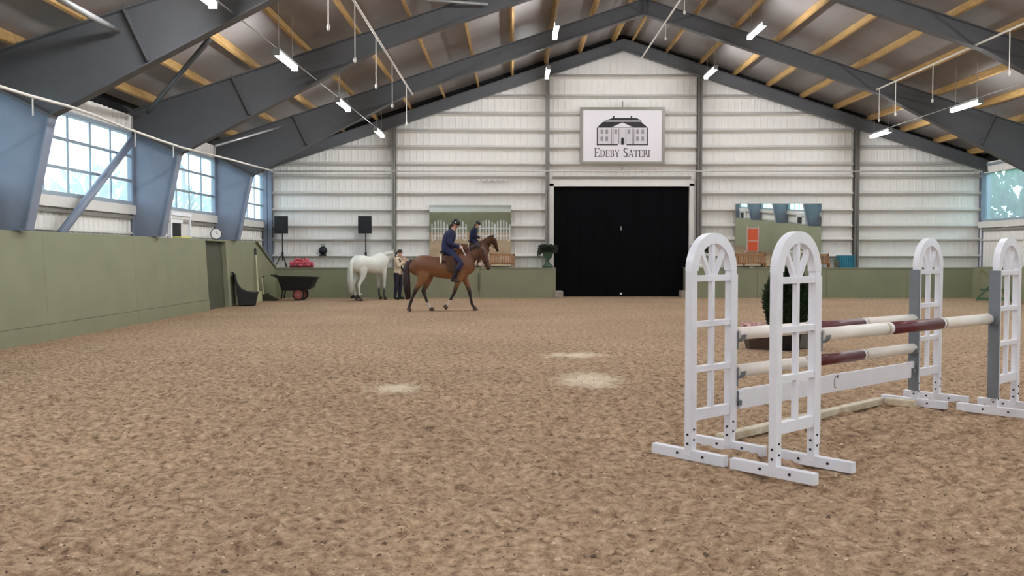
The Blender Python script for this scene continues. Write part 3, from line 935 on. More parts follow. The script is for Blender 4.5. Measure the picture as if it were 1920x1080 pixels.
def make_wing(loc, rz, label, track_side, foot=(-0.33, 0.36)):
    """local x runs along the wing frame, local y across it (feet), z up"""
    w = empty('jump_wing', loc, rz, label, 'jump wing', 'white jump wings')
    HW, PW, PT = 0.295, 0.072, 0.064
    zc = 1.465
    for s in (-1, 1):
        MB().span((s * HW, -PT / 2, 0.03), (s * (HW - PW), PT / 2, zc)).build('post', M['white'], w, False, 0.006)
    mb = MB(); n = 20
    vs, fs = [], []
    for i in range(n + 1):
        a = math.pi * i / n
        for rr in (HW, HW - PW - 0.012):
            for yy in (-PT / 2, PT / 2):
                vs.append((rr * math.cos(a), yy, zc + rr * math.sin(a)))
    for i in range(n):
        o, q = 4 * i, 4 * i + 4
        fs += [(o, q, q + 1, o + 1), (o + 2, o + 3, q + 3, q + 2), (o, o + 2, q + 2, q), (o + 1, q + 1, q + 3, o + 3)]
    fs += [(0, 1, 3, 2), (4 * n, 4 * n + 2, 4 * n + 3, 4 * n + 1)]
    mb.add(vs, fs)
    me = mb.mesh('arch', M['white']); smooth_by_angle(me, 35); link('arch', me, w)
    inn = HW - PW
    for z, h in ((1.405, 0.048), (1.05, 0.046), (0.70, 0.046), (0.345, 0.085)):
        MB().span((-inn, -0.026, z - h / 2), (inn, 0.026, z + h / 2)).build('crossbar', M['white'], w, False, 0.004)
    MB().span((-0.019, -0.02, 0.38), (0.019, 0.02, zc + inn)).build('centre_bar', M['white'], w, False, 0.003)
    for s in (-1, 1):
        MB().bar((s * 0.03, 0, 1.42), (s * 0.155, 0, 1.635), 0.034, 0.036).build('fan_bar', M['white'], w, False, 0.003)
    for s in (-1, 1):
        x = s * (HW - PW / 2)
        MB().span((x - 0.032, foot[0], 0.0), (x + 0.032, foot[1], 0.082)).build('foot', M['white'], w, False, 0.006)
        for face in (-1, 1):
            for (yy, zz) in ((0.0, 0.20), (0.0, 0.13), (-0.14, 0.045), (0.10, 0.045)):
                xo = x + face * 0.036
                MB().tube([(xo - 0.004 * face, yy, zz), (xo + 0.004 * face, yy, zz)], 0.010, 8).build('bolt', M['bolt'], w)
        for yy in (-1,):
            for zz in (0.24, 0.16):
                MB().tube([(x, yy * (PT / 2 - 0.002), zz), (x, yy * (PT / 2 + 0.006), zz)], 0.009, 8).build('bolt', M['bolt'], w)
    tw_, tm = (0.05, M['track']) if track_side < 0 else (0.022, M['white'])
    MB().span((track_side * (HW - 0.002), -tw_, 0.17), (track_side * (HW + 0.03), tw_, 1.43)).build('cup_track', tm, w)
    return w

def cup(w, z, side):
    mb = MB()
    x = side * 0.325
    n = 8
    for i in range(n):
        a0, a1 = math.pi + math.pi * i / n, math.pi + math.pi * (i + 1) / n
        p0 = (x + side * 0.035, 0.062 * math.cos(a0), z + 0.062 * math.sin(a0)); p1 = (x + side * 0.035, 0.062 * math.cos(a1), z + 0.062 * math.sin(a1))
        mb.bar(p0, p1, 0.06, 0.008, up=(0, -math.cos((a0 + a1) / 2), -math.sin((a0 + a1) / 2)))
    mb.span((x - 0.004, -0.03, z - 0.12), (x + 0.006, 0.03, z + 0.03))
    mb.build('pole_cup', M['track'], w)

zA, zB, zC, zD = [sandz(p) for p in (PA, PB, PC, PD)]
GZ0 = 0.0
wA = make_wing((PA.x, PA.y, GZ0), TH, 'white arched jump wing at the left end of the three stacked rails', 1)
wB = make_wing((PB.x, PB.y, GZ0), TH, 'white arched jump wing standing nearest, holding the single front pole', 1)
wC = make_wing((PC.x, PC.y, GZ0), TH, 'white arched jump wing at the far end of the three stacked rails', -1)
wD = make_wing((PD.x, PD.y, GZ0), TH, 'white arched jump wing at the far end of the single front pole', -1)

def pole(start, z0, z1, L, label, name='jump_pole', ends=(0.335, 0.665)):
    p0 = start + U * 0.335
    r = empty(name, (p0.x, p0.y, z0), TH, label, 'jump pole', 'striped jump poles')
    sl = (z1 - z0) / L
    R = 0.052
    def seg(n, a, b, m, rr=R):
        MB().tube([(a * L, 0, sl * a * L), (b * L, 0, sl * b * L)], rr, 18).build(n, m, r, True)
    a, b = ends
    seg('pole_end', 0, a - 0.012, M['cream'])
    seg('band', a - 0.012, a + 0.0, M['band'], R + 0.0005); seg('band', a + 0.006, a + 0.016, M['white'], R + 0.0005)
    seg('band', a, a + 0.006, M['cream'])
    seg('middle_section', a + 0.016, b - 0.010, M['maroon'])
    seg('band', b - 0.010, b - 0.0, M['white'], R + 0.0005); seg('band', b, b + 0.012, M['band'], R + 0.0005)
    seg('pole_end', b + 0.012, 1, M['cream'])
    for e in r.children:
        e.data.polygons.foreach_set('use_smooth', [len(p.vertices) == 4 for p in e.data.polygons])
LP = 3.84 - 2 * 0.335
pole(PB, 0.985, 0.955, LP, 'maroon and white pole alone on the front pair of wings')
pole(PA, 0.945, 0.915, LP, 'maroon and white pole, upper of the two behind')
pole(PA, 0.64, 0.612, LP, 'maroon and white pole, lower of the two above the white plank')
for w, s, zs in ((wA, 1, (0.94, 0.64)), (wB, 1, (0.985,)), (wC, -1, (0.92, 0.615)), (wD, -1, (0.955,))):
    for z in zs: cup(w, z, s)
# plank
p0 = PA + U * 0.335
pl = empty('jump_plank', (p0.x, p0.y, 0.405), TH, 'white plank hanging under the poles with a worn emblem in its middle', 'plank')
rzp = Matrix.Rotation(math.atan(0.02 / LP), 3, 'Y')
mb = MB(); mb.box((LP / 2, 0, -0.008), (LP - 0.10, 0.028, 0.165), rzp); mb.build('board', M['white'], pl, False, 0.006)
for x in (0.03, LP - 0.03):
    MB().span((x - 0.06, -0.018, -0.0), (x + 0.06, 0.018, 0.07)).build('end_tongue', M['white'], pl, False, 0.006)
mb = MB()
x0 = LP * 0.5
mb.tube([(x0 - 0.03, -0.016, -0.05), (x0 - 0.03, -0.016, 0.03), (x0 - 0.012, -0.016, 0.05), (x0 + 0.012, -0.016, 0.052), (x0 + 0.03, -0.016, 0.035)], 0.005, 6)
mb.tube([(x0 - 0.02, -0.016, -0.05), (x0 + 0.004, -0.016, -0.052)], 0.004, 6)
mb.build('emblem', M['ink_grey'], pl)
MB().tube([(x0 + 0.012, -0.013, 0.052), (x0 + 0.03, -0.018, 0.056)], 0.008, 8).build('emblem_dot', M['ink'], pl)
for w, s in ((wA, 1), (wC, -1)):
    mb = MB(); mb.span((s * 0.323, -0.04, 0.36), (s * 0.372, 0.04, 0.40)); mb.span((s * 0.323, -0.04, 0.36), (s * 0.33, 0.04, 0.48)); mb.build('plank_cup', M['track'], w)
# second plank rail seen just above the plank, and ground rail
g0, g1 = gnd(1349, 829), gnd(1652, 757)
d = (g1 - g0); rz = math.atan2(d.y, d.x)
o = MB().box((d.length / 2, 0, 0.035), (d.length, 0.09, 0.07)).build('ground_rail', M['white_worn'], None, False, 0.012)
o.location = (g0.x, g0.y, 0.0); o.rotation_euler = (0, 0, rz)
tag(o, 'worn yellowish white rail lying on the sand behind the planked jump', 'ground rail')
g0, g1 = gnd(1650, 756), gnd(1702, 762)
d = (g1 - g0); rz = math.atan2(d.y, d.x)
o = MB().box((d.length / 2, 0, 0.036), (d.length, 0.10, 0.072)).build('ground_rail', M['white_worn'], None, False, 0.012)
o.location = (g0.x + 0.05, g0.y - 0.06, 0.0); o.rotation_euler = (0, 0, rz)
tag(o, 'short worn white rail end on the sand meeting the far wing foot', 'ground rail')

# ------------------------------------------------------------------ plants behind the jump
def spray(mb, c, d, s):
    d = d.normalized()
    a = d.cross(Vector((random.uniform(-1, 1), random.uniform(-1, 1), random.uniform(-1, 1)))).normalized()
    b = d.cross(a)
    c = Vector(c)
    mb.add([c - a * s * .3, c + a * s * .3, c + d * s, c + b * s * .15], [(0, 1, 2), (0, 3, 2), (1, 3, 2)])
pt = gnd(1483, 659)
tp = empty('potted_conifer', (pt.x, pt.y + 0.25, 0), 0, 'dark trimmed conifer in a black pot behind the front jump wing', 'plant')
MB().lathe([(0.19, 0), (0.22, 0.14), (0.25, 0.34), (0.265, 0.35), (0.265, 0.38), (0.23, 0.38)], n=20).build('pot', M['black_soft'], tp, True)
mb = MB()
for i in range(5200):
    t = random.random() ** 0.8
    z = 0.36 + 0.98 * t
    R = 0.36 * (1 - (abs(t - 0.36) / 0.66) ** 2.0) ** 0.5 if t > 0.36 else 0.36 * (0.72 + 0.28 * t / 0.36)
    R = max(R, 0.03)
    a = random.random() * 6.283
    q = R * random.uniform(0.72, 1.0)
    spray(mb, (q * math.cos(a), q * math.sin(a), z), Vector((math.cos(a), math.sin(a), random.uniform(0.1, 1.2))), random.uniform(0.05, 0.10))
mb.build('foliage', M['leaf'], tp)
mb = MB(); mb.tube([(0, 0, 0.3), (0, 0, 1.15)], [0.16, 0.08], 8); mb.build('stem', M['leaf'], tp)

pt = gnd(1428, 655)
tb = empty('flower_trough', (pt.x + 0.02, pt.y + 0.12, 0), 0, 'brown wooden trough of pale pink flowers left of the dark conifer', 'planter')
mb = MB(); mb.add([(-.22, -.15, 0), (.22, -.15, 0), (.22, .15, 0), (-.22, .15, 0), (-.26, -.19, .26), (.26, -.19, .26), (.26, .19, .26), (-.26, .19, .26)], [(0, 3, 2, 1), (4, 5, 6, 7), (0, 1, 5, 4), (1, 2, 6, 5), (2, 3, 7, 6), (3, 0, 4, 7)])
mb.build('box', M['brown_pot'], tb)
def flowers(parent, n, sx, sy, z0, z1, m, s=(0.02, 0.035)):
    mb = MB()
    for i in range(n):
        mb.ball((random.uniform(-sx, sx), random.uniform(-sy, sy), random.uniform(z0, z1)), random.uniform(*s), 6, 4)
    return mb.build('flowers', m, parent, True)
flowers(tb, 150, 0.29, 0.2, 0.27, 0.43, M['pale_pink'])
mb = MB()
for i in range(200): spray(mb, (random.uniform(-.28, .28), random.uniform(-.18, .18), random.uniform(.24, .36)), Vector((random.uniform(-1, 1), random.uniform(-1, 1), 1)), 0.07)
mb.build('leaves', M['tree'], tb)
pt = gnd(1512, 655)
gb = empty('grey_planter', (pt.x + 0.06, pt.y + 0.3, 0), 0, 'grey wooden planter right of the conifer behind the front wing', 'planter')
mb = MB(); mb.span((-.2, -.16, 0), (.2, .16, .34)); mb.build('box', M['grey_pot'], gb, False, 0.01)
mb = MB(); mb.span((-.22, -.18, .34), (.22, .18, .38)); mb.build('rim', M['grey_pot'], gb)
flowers(gb, 60, 0.18, 0.14, 0.38, 0.46, M['white_pot'])
pt = gnd(1510, 618)
o = empty('low_stool', (pt.x, pt.y, 0), 0, 'small pale low bench on the sand behind the grey planter', 'bench')
MB().span((-.26, -.14, .30), (.26, .14, .345)).build('seat', M['fleece'], o)
for sx in (-1, 1): MB().span((sx * .22 - .03, -.12, 0), (sx * .22 + .03, .12, .30)).build('leg', M['brown_pot'], o)

# green wooden stand in the far right corner
pt = gnd(1862, 566)
gs = empty('fence_stand', (pt.x, pt.y, 0), math.radians(-20), 'green wooden jump stand with crossed braces in the far right corner', 'jump stand')
for s in (-1, 1):
    MB().bar((s * 0.50, 0, 0.02), (s * 0.36, 0, 1.12), 0.07, 0.07).build('leg', M['olive_stand'] if s < 0 else M['green_stand'], gs)
MB().span((-.40, -.03, 1.08), (.40, .03, 1.15)).build('top_rail', M['olive_stand'], gs)
MB().span((-.50, -.04, 0.05), (.50, .04, 0.14)).build('bottom_rail', M['green_stand'], gs)
MB().bar((-.36, 0.03, 1.06), (.46, 0.03, .12), 0.03, 0.07).build('brace', M['olive_stand'], gs)
MB().bar((.36, -0.03, 1.06), (-.46, -0.03, .12), 0.03, 0.07).build('brace', M['green_stand'], gs)
MB().span((-.42, -.025, .36), (.42, .025, .43)).build('middle_rail', M['green_stand'], gs)
# ------------------------------------------------------------------ things on the ledges
LZ = 1.085
YS = 34.1
def sx(px, Y=YS): return (px - 960) * Y / F
def speaker(px, label, lab2, stand_top):
    z0 = LZ
    st = empty('speaker_stand', (sx(px), YS, z0), 0, lab2, 'stand', 'speaker stands')
    MB().tube([(0, 0, 0.25), (0, 0, 1.24)], 0.022, 8).build('pole', M['black_soft'], st)
    MB().tube([(0, 0, 0.44), (0, 0, 0.56)], 0.04, 8).build('collar', M['black_soft'], st)
    for k in range(3):
        a = math.radians(-90 + 120 * k + 40)
        leg = MB().tube([(0.0, 0, 0.52), (0.28 * math.cos(a), 0.28 * math.sin(a), 0.015)], 0.016, 6).build('leg', M['black_soft'], st)
    sp = empty('loudspeaker', (sx(px), YS, z0 + 1.24), 0, label, 'loudspeaker', 'loudspeakers')
    W, H, D = 0.50, 0.63, 0.36
    mb = MB(); mb.prism([(-W / 2, -D / 2), (W / 2, -D / 2), (W / 2 - 0.08, D / 2), (-W / 2 + 0.08, D / 2)], 0, H, 'xy'); mb.build('cabinet', M['black_soft'], sp, False, 0.012)
    MB().span((-W / 2 + .03, -D / 2 - 0.012, .03), (W / 2 - .03, -D / 2, H - .03)).build('grille', M['black'], sp, False, 0.005)
    MB().tube([(0, -D / 2 - 0.014, .2), (0, -D / 2 - 0.022, .2)], 0.03, 10).build('badge', M['bolt'], sp)
speaker(530, 'black loudspeaker on a tripod beside the left corner column', 'black tripod under the loudspeaker beside the corner column', 0)
speaker(686, 'black loudspeaker above the grey horse', 'black tripod standing behind the grey horse', 0)

p = at(606, 470, YE - 0.12)
ln = empty('wall_lantern', p, 0, 'round black lantern on the white wall between the loudspeakers', 'lantern')
MB().ball((0, -0.04, 0), (0.16, 0.10, 0.16), 14, 10).build('body', M['black_soft'], ln, True)
MB().tube([(-0.06, -0.04, 0.14), (-0.04, -0.04, 0.22), (0.04, -0.04, 0.22), (0.06, -0.04, 0.14)], 0.012, 6).build('hook', M['black_soft'], ln)
MB().span((-0.13, -0.10, -0.19), (0.13, 0.03, -0.14)).build('base', M['black_soft'], ln)

fx = empty('flower_box', (sx(567), YS - 0.1, LZ), 0, 'box of red and pink flowers on the ledge beside the left loudspeaker', 'planter')
MB().span((-0.42, -.1, 0), (0.42, .1, 0.07)).build('box', M['maroon'], fx)
flowers(fx, 130, 0.42, 0.12, 0.08, 0.20, M['pink'], (0.025, 0.045)); flowers(fx, 60, 0.26, 0.1, 0.18, 0.32, M['pink'], (0.025, 0.045))

def bench_on(px0, px1, label):
    x0, x1 = sx(px0), sx(px1)
    W = x1 - x0
    b = empty('garden_bench', ((x0 + x1) / 2, 34.22, LZ), 0, label, 'bench', 'wooden benches on the ledge')
    for s in (-1, 1):
        MB().span((s * W / 2 - s * 0.05, -0.02, 0), (s * W / 2, 0.03, 0.50)).build('leg', M['wood'], b)
        MB().span((s * W / 2 - s * 0.05, -0.16, 0), (s * W / 2, -0.12, 0.14)).build('leg', M['wood'], b)
    MB().span((-W / 2, -0.02, 0.43), (W / 2, 0.02, 0.49)).build('top_rail', M['wood'], b)
    MB().span((-W / 2, -0.02, 0.12), (W / 2, 0.02, 0.16)).build('bottom_rail', M['wood'], b)
    MB().span((-W / 2, -0.17, 0.14), (W / 2, 0.0, 0.17)).build('seat', M['wood'], b)
    n = max(5, int(W / 0.10))
    sm = MB().span((-0.022, -0.012, 0), (0.022, 0.012, 0.29)).mesh('slat', M['wood'])
    for i in range(n):
        s = link('slat', sm, b); s.location = (-W / 2 + 0.05 + (W - 0.1) * (i + 0.5) / n, 0, 0.15)
bench_on(918, 965, 'slatted wooden bench under the left mirror, beside the rider')
bench_on(1379, 1437, 'slatted wooden bench under the right mirror, seen left of the front wing')
bench_on(1508, 1556, 'slatted wooden bench under the right mirror, seen right of the front wing')

def round_table(px, r, label):
    t = empty('round_table', (sx(px, 33.83), 33.83, LZ), 0, label, 'table', 'round tables on the ledge')
    MB().lathe([(r, 0.10), (r + 0.01, 0.115), (r, 0.13)], n=24).build('top', M['pale_table'], t)
    MB().lathe([(0.12, 0), (0.03, 0.02), (0.03, 0.10)], n=10).build('pedestal', M['pale_table'], t)
round_table(905, 0.2, 'pale round table beneath the chestnut horse muzzle')
round_table(1409, 0.2, 'pale pinkish round table in front of the right bench')

# low teal crates
tc = empty('teal_crate', (sx(1585), YS, LZ), 0, 'teal slatted crate on the ledge beside the right grey post', 'crate')
MB().span((-.27, -.17, 0), (.27, .17, .04)).build('base', M['teal'], tc)
sm = MB().span((-.03, -.012, 0), (.03, .012, .42)).mesh('slat', M['teal'])
for i in range(7):
    for yy in (-.17, .17):
        s = link('slat', sm, tc); s.location = (-.25 + i * .083, yy, 0.02)
MB().span((-.28, -.19, .38), (.28, -.17, .44)).build('rim', M['teal'], tc); MB().span((-.28, .17, .38), (.28, .19, .44)).build('rim', M['teal'], tc)
tw = empty('pale_pot', (sx(1565), YS - 0.15, LZ), 0, 'small pale pot between the right bench and the teal crate', 'pot')
MB().lathe([(0.07, 0), (0.10, 0.2), (0.11, 0.22)], n=14).build('pot', M['grey_pot'], tw, True)
mb = MB()
for i in range(60): spray(mb, (random.uniform(-.07, .07), random.uniform(-.07, .07), .2), Vector((random.uniform(-1, 1), random.uniform(-1, 1), 1.4)), .1)
mb.build('leaves', M['tree'], tw)

def urn(px, Y, m, label, foliage=True, k=1.0):
    u = empty('urn', (sx(px, Y), Y, LZ), 0, label, 'urn')
    MB().lathe([(0.19 * k, 0), (0.19 * k, 0.06), (0.14 * k, 0.10), (0.05 * k, 0.20), (0.05 * k, 0.26), (0.14 * k, 0.36), (0.20 * k, 0.52), (0.23 * k, 0.56), (0.23 * k, 0.58), (0.18 * k, 0.58)], n=20).build('bowl', m, u, True)
    if foliage:
        mb = MB()
        for i in range(700):
            a = random.random() * 6.283
            r = random.random() ** 0.5 * 0.32
            spray(mb, (r * math.cos(a), r * math.sin(a), 0.56 + random.uniform(-0.02, 0.28) * (1.1 - r)), Vector((math.cos(a), math.sin(a), random.uniform(-0.6, 1))), random.uniform(0.06, 0.11))
        mb.build('plant', M['leaf2'], u)
        mb = MB()
        for i in range(14):
            a = math.pi + random.uniform(-0.9, 0.9)
            mb.tube([(0.2 * math.cos(a), 0.2 * math.sin(a), .66), (0.36 * math.cos(a), 0.36 * math.sin(a), .62), (0.38 * math.cos(a), .38 * math.sin(a), .45 + random.uniform(-.08, .05))], 0.014, 5)
        mb.build('trailing_stems', M['leaf2'], u)
urn(1027, 33.95, M['green_stand'], 'dark urn with trailing plant on the ledge left of the black door')
urn(1312, 33.95, M['white_pot'], 'white urn with trailing plant on the ledge right of the black door')
urn(1492, 33.9, M['white_pot'], 'empty white urn on the ledge seen through the front wing arch', False, 1.1)

# dark stick leaning on kickboard
a, b = at(897, 512, KY - 0.06), at(898, 546, KY - 0.10)
rod('wooden_stick', a, b, 0.022, M['green_dark'], 'dark stick against the low kickboard beneath the chestnut muzzle', 'stick')

# things on the left ledge
def left_pt(px, py, X): 
    Y = -X * F / (960 - px)
    return at(px, py, Y)
ck = empty('clock', (-8.72, 8.72 * F / (960 - 406), 2.0), 0, 'round white clock leaning on the left ledge beside the column', 'clock')
mb = MB(); mb.tube([(0.0, -0.03, 0.17), (0.0, 0.02, 0.17)], 0.165, 24); mb.build('rim', M['black_soft'], ck)
MB().tube([(0.0, -0.036, 0.17), (0.0, -0.03, 0.17)], 0.145, 24).build('face', M['clock_face'], ck)
MB().span((-0.006, -0.042, 0.165), (0.006, -0.036, 0.27)).build('hand', M['black'], ck)
MB().span((-0.005, -0.042, 0.165), (0.08, -0.036, 0.177)).build('hand', M['black'], ck)
ck.rotation_euler = (math.radians(-6), 0, math.radians(25))
def hatch(X, Y, side, label):
    h = empty('serving_hatch', (X, Y, 2.0), 0, label, 'hatch', 'white hatches above the kickboards')
    w, z = 1.55, 0.62
    MB().span((-0.03 * side, -w / 2, 0), (0.06 * side, -w / 2 + 0.09, z)).build('side_post', M['white'], h)
    MB().span((-0.03 * side, w / 2 - 0.09, 0), (0.06 * side, w / 2, z)).build('side_post', M['white'], h)
    MB().span((-0.05 * side, -w / 2, z), (0.06 * side, w / 2, z + 0.09)).build('lintel', M['white'], h)
    MB().span((0.035 * side, -w / 2 + 0.09, 0), (0.06 * side, w / 2 - 0.09, z)).build('back_panel', M['girt'], h)
    MB().span((0.02 * side, -w / 2 + 0.1, 0.02), (0.036 * side, 0.1, 0.42)).build('opening', M['black'], h)
    MB().span((-0.0 * side, -w / 2 + 0.1, 0.42), (0.036 * side, 0.2, 0.52)).build('shelf', M['white'], h)
    return h
hatch(-9.08, 25.6, -1, 'white framed hatch with a black opening under the second left window')
for i, y in enumerate((-1.0, 2.0, 13.0)):
    hatch(17.18, y, 1, ['white framed hatch on the right wall behind the camera', 'white framed hatch on the right wall level with the camera', 'white framed hatch on the right wall ahead of the camera'][i])
o = MB().span((-.12, -.35, 0), (.12, .35, .05)).build('folded_cloth', M['yellow'], None, False, 0.015)
o.location = (-8.8, 24.9, 2.0); tag(o, 'folded yellow cloth lying in front of the left hatch', 'cloth')
o = MB().span((-.1, -.3, 0), (.1, .3, .06)).build('white_tray', M['white'], None, False, 0.01)
o.location = (-8.85, 23.4, 2.06); tag(o, 'thin white tray on the left ledge beside the second column', 'tray')
o['label'] = 'thin white tray on the left ledge beside the column before the hatch'
o.location.z = 2.0
o = MB().span((-.1, -.14, 0), (.1, .14, .10)).build('grey_box', M['steel'], None, False, 0.01)
o.location = (-8.72, 29.25, 2.0); tag(o, 'small grey box on the left ledge behind the third column', 'box')

# ------------------------------------------------------------------ tools in the left corner
pt = gnd(458, 573)
mk = empty('manure_scoop', (pt.x, pt.y, 0), math.radians(15), 'black manure scoop with tall back standing against the left kickboard', 'scoop')
mb = MB()
prof = [(-0.30, 0.98), (-0.26, 1.0), (-0.20, 0.72), (-0.08, 0.52), (0.10, 0.44), (0.42, 0.40), (0.34, 0.02), (-0.16, 0.02)]
mb.prism([(a, b) for a, b in prof], -0.26, 0.26)
mb.build('tub', M['black_soft'], mk, False, 0.015)
MB().tube([(-.29, -.14, .97), (-.34, -.12, 1.03), (-.34, .12, 1.03), (-.29, .14, .97)], 0.02, 6).build('handle', M['black_soft'], mk)
MB().span((.32, -.27, .38), (.44, .27, .42)).build('lip', M['black_soft'], mk)
pt = gnd(484, 566)
top = Vector((-8.54, pt.y + 0.35, 1.60))
r = empty('shovel', (pt.x, pt.y, 0), 0, 'pale handled shovel with black grip leaning on the left kickboard', 'shovel')
a, b = Vector((0, 0, 0.30)), top - Vector((pt.x, pt.y, 0))
MB().tube([a, b], 0.026, 8).build('shaft', M['handle_pale'], r)
MB().tube([b - (b - a).normalized() * 0.06, b + (b - a).normalized() * 0.17], 0.035, 8).build('grip', M['black_soft'], r)
dirv = (a - b).normalized()
mb = MB(); mb.bar(a - dirv * 0.05, a + dirv * 0.31, 0.24, 0.02, up=(0, -1, 0.4)); mb.build('blade', M['handle_pale'], r)
pt = gnd(497, 564)
r = empty('broom', (pt.x, pt.y, 0), math.radians(10), 'broom with dark olive bristles standing in the left corner', 'broom')
MB().tube([(-0.05, 0, 0.22), (-0.10, 0.05, 0.78)], 0.02, 8).build('shaft', M['handle_pale'], r)
MB().tube([(-0.10, 0.05, 0.76), (-0.04, 0.05, 0.83), (0.0, 0.05, 0.84)], 0.02, 6).build('grip', M['broom'], r)
mb = MB()
mb.prism([(-0.20, 0.20), (0.10, 0.26), (0.22, 0.16), (0.46, 0.04), (0.42, 0.0), (-0.16, 0.0), (-0.22, 0.1)], -0.12, 0.12)
mb.build('bristles', M['broom'], r, False, 0.02)

pt = gnd(556, 563)
wb = empty('wheelbarrow', (pt.x, pt.y + 0.1, 0), 0, 'black deep tub wheelbarrow with red wheels in the left corner', 'wheelbarrow')
mb = MB()
vs = [(-.60, -.36, .80), (.66, -.36, .76), (.66, .36, .76), (-.60, .36, .80), (-.46, -.28, .34), (.34, -.28, .34), (.34, .28, .34), (-.46, .28, .34), (.52, -.30, .42), (.52, .30, .42)]
mb.add(vs, [(0, 1, 8, 5, 4), (3, 7, 6, 9, 2), (4, 5, 6, 7), (5, 8, 9, 6), (8, 1, 2, 9), (0, 4, 7, 3), (0, 3, 2, 1)])
mb.build('tub', M['black_soft'], wb)
mb = MB()
mb.bar((-.62, -.37, .81), (.68, -.37, .77), 0.05, 0.04); mb.bar((-.62, .37, .81), (.68, .37, .77), 0.05, 0.04)
mb.bar((.67, -.37, .77), (.67, .37, .77), 0.05, 0.04); mb.bar((-.61, -.37, .81), (-.61, .37, .81), 0.05, 0.04)
mb.build('rim', M['black_soft'], wb)
for s in (-1, 1):
    w = MB().tube([(0.12, s * .32 - .045, .20), (0.12, s * .32 + .045, .20)], 0.20, 20).build('wheel', M['black_soft'], wb)
    MB().tube([(0.12, s * .32 - .05, .20), (0.12, s * .32 + .05, .20)], 0.15, 18).build('wheel_rim', M['wheel_red'], w)
    MB().tube([(0.12, s * .32 - .056, .20), (0.12, s * .32 + .056, .20)], 0.035, 10).build('hub', M['steel_light'], w)
    MB().bar((-.50, s * .2, .05), (-.44, s * .2, .36), 0.04, 0.04).build('leg', M['black_soft'], wb)
    MB().bar((.12, s * .26, .20), (.12, s * .26, .36), 0.05, 0.05).build('wheel_bracket', M['steel_light'], wb)
MB().tube([(.12, -.32, .2), (.12, .32, .2)], 0.018, 8).build('axle', M['steel_light'], wb)
MB().tube([(-.60, -.25, .78), (-.82, -.25, .86), (-.82, .25, .86), (-.60, .25, .78)], 0.02, 8).build('push_handle', M['black_soft'], wb)

pt = gnd(667, 559)
o = empty('dung_scoop', (pt.x, pt.y, 0), 0, 'small black scoop lying on the sand at the hind hoof of the grey horse', 'scoop')
mb = MB(); mb.prism([(-.17, .0), (.10, .0), (.12, .13), (-.12, .10), (-.18, .03)], -.12, .12); mb.build('pan', M['black'], o, False, 0.01)
MB().tube([(.10, 0, .10), (.22, 0, .15)], 0.025, 8).build('grip', M['white'], o)

# ------------------------------------------------------------------ bodies: voxel-joined tubes
def ring_tube(mb, secs, n=16):
    """secs: list of (center, r_side, r_up); side axis is kept near local Y"""
    pts = [Vector(s[0]) for s in secs]
    rings = []
    for i, s in enumerate(secs):
        t = (pts[min(i + 1, len(pts) - 1)] - pts[max(i - 1, 0)]).normalized()
        side = Vector((0, 1, 0)) - t * t.y
        if side.length < 0.25: side = Vector((1, 0, 0)) - t * t.x
        side.normalize()
        up = side.cross(t) * -1
        rings.append([pts[i] + side * s[1] * math.cos(2 * math.pi * k / n) + up * s[2] * math.sin(2 * math.pi * k / n) for k in range(n)])
    t0 = (pts[0] - pts[1]).normalized(); t1 = (pts[-1] - pts[-2]).normalized()
    vs = [x for r in rings for x in r]
    fs = []
    for i in range(len(pts) - 1):
        for k in range(n):
            k2 = (k + 1) % n
            fs.append((i * n + k, i * n + k2, (i + 1) * n + k2, (i + 1) * n + k))
    vs.append(pts[0] + t0 * 0.5 * min(secs[0][1], secs[0][2])); vs.append(pts[-1] + t1 * 0.5 * min(secs[-1][1], secs[-1][2]))
    a, b = len(vs) - 2, len(vs) - 1
    m = (len(pts) - 1) * n
    for k in range(n):
        k2 = (k + 1) % n
        fs.append((a, k2, k)); fs.append((b, m + k, m + k2))
    mb.add(vs, fs)

def subdiv(secs, k=4):
    """Catmull-Rom densify of sections so limbs bend softly"""
    P = [np.array(list(s[0]) + [s[1], s[2]], float) for s in secs]
    out = []
    for i in range(len(P) - 1):
        p0, p1, p2, p3 = P[max(i - 1, 0)], P[i], P[i + 1], P[min(i + 2, len(P) - 1)]
        for j in range(k):
            t = j / k
            q = 0.5 * (2 * p1 + (p2 - p0) * t + (2 * p0 - 5 * p1 + 4 * p2 - p3) * t * t + (-p0 + 3 * p1 - 3 * p2 + p3) * t ** 3)
            out.append(((q[0], q[1], q[2]), max(q[3], 0.004), max(q[4], 0.004)))
    q = P[-1]
    out.append(((q[0], q[1], q[2]), q[3], q[4]))
    return out

def fuse(name, mb, voxel, m, parent, smooth=4, colorfn=None):
    me = mb.mesh(name + '_raw', m)
    o = link(name, me)
    md = o.modifiers.new('r', 'REMESH'); md.mode = 'VOXEL'; md.voxel_size = voxel; md.use_smooth_shade = True
    if smooth:
        sm = o.modifiers.new('s', 'SMOOTH'); sm.factor = 0.5; sm.iterations = smooth
    dg = bpy.context.evaluated_depsgraph_get()
    new = bpy.data.meshes.new_from_object(o.evaluated_get(dg))
    o.modifiers.clear()
    o.data = new
    bpy.data.meshes.remove(me)
    new.name = name
    new.polygons.foreach_set('use_smooth', [True] * len(new.polygons))
    if not new.materials: new.materials.append(m)
    if colorfn:
        n = len(new.vertices)
        co = np.empty(n * 3); new.vertices.foreach_get('co', co); co = co.reshape(-1, 3)
        c = colorfn(co)
        at_ = new.color_attributes.new('coat', 'FLOAT_COLOR', 'POINT')
        at_.data.foreach_set('color', np.concatenate([c, np.ones((n, 1))], 1).ravel())
    if parent: o.parent = parent
    return o

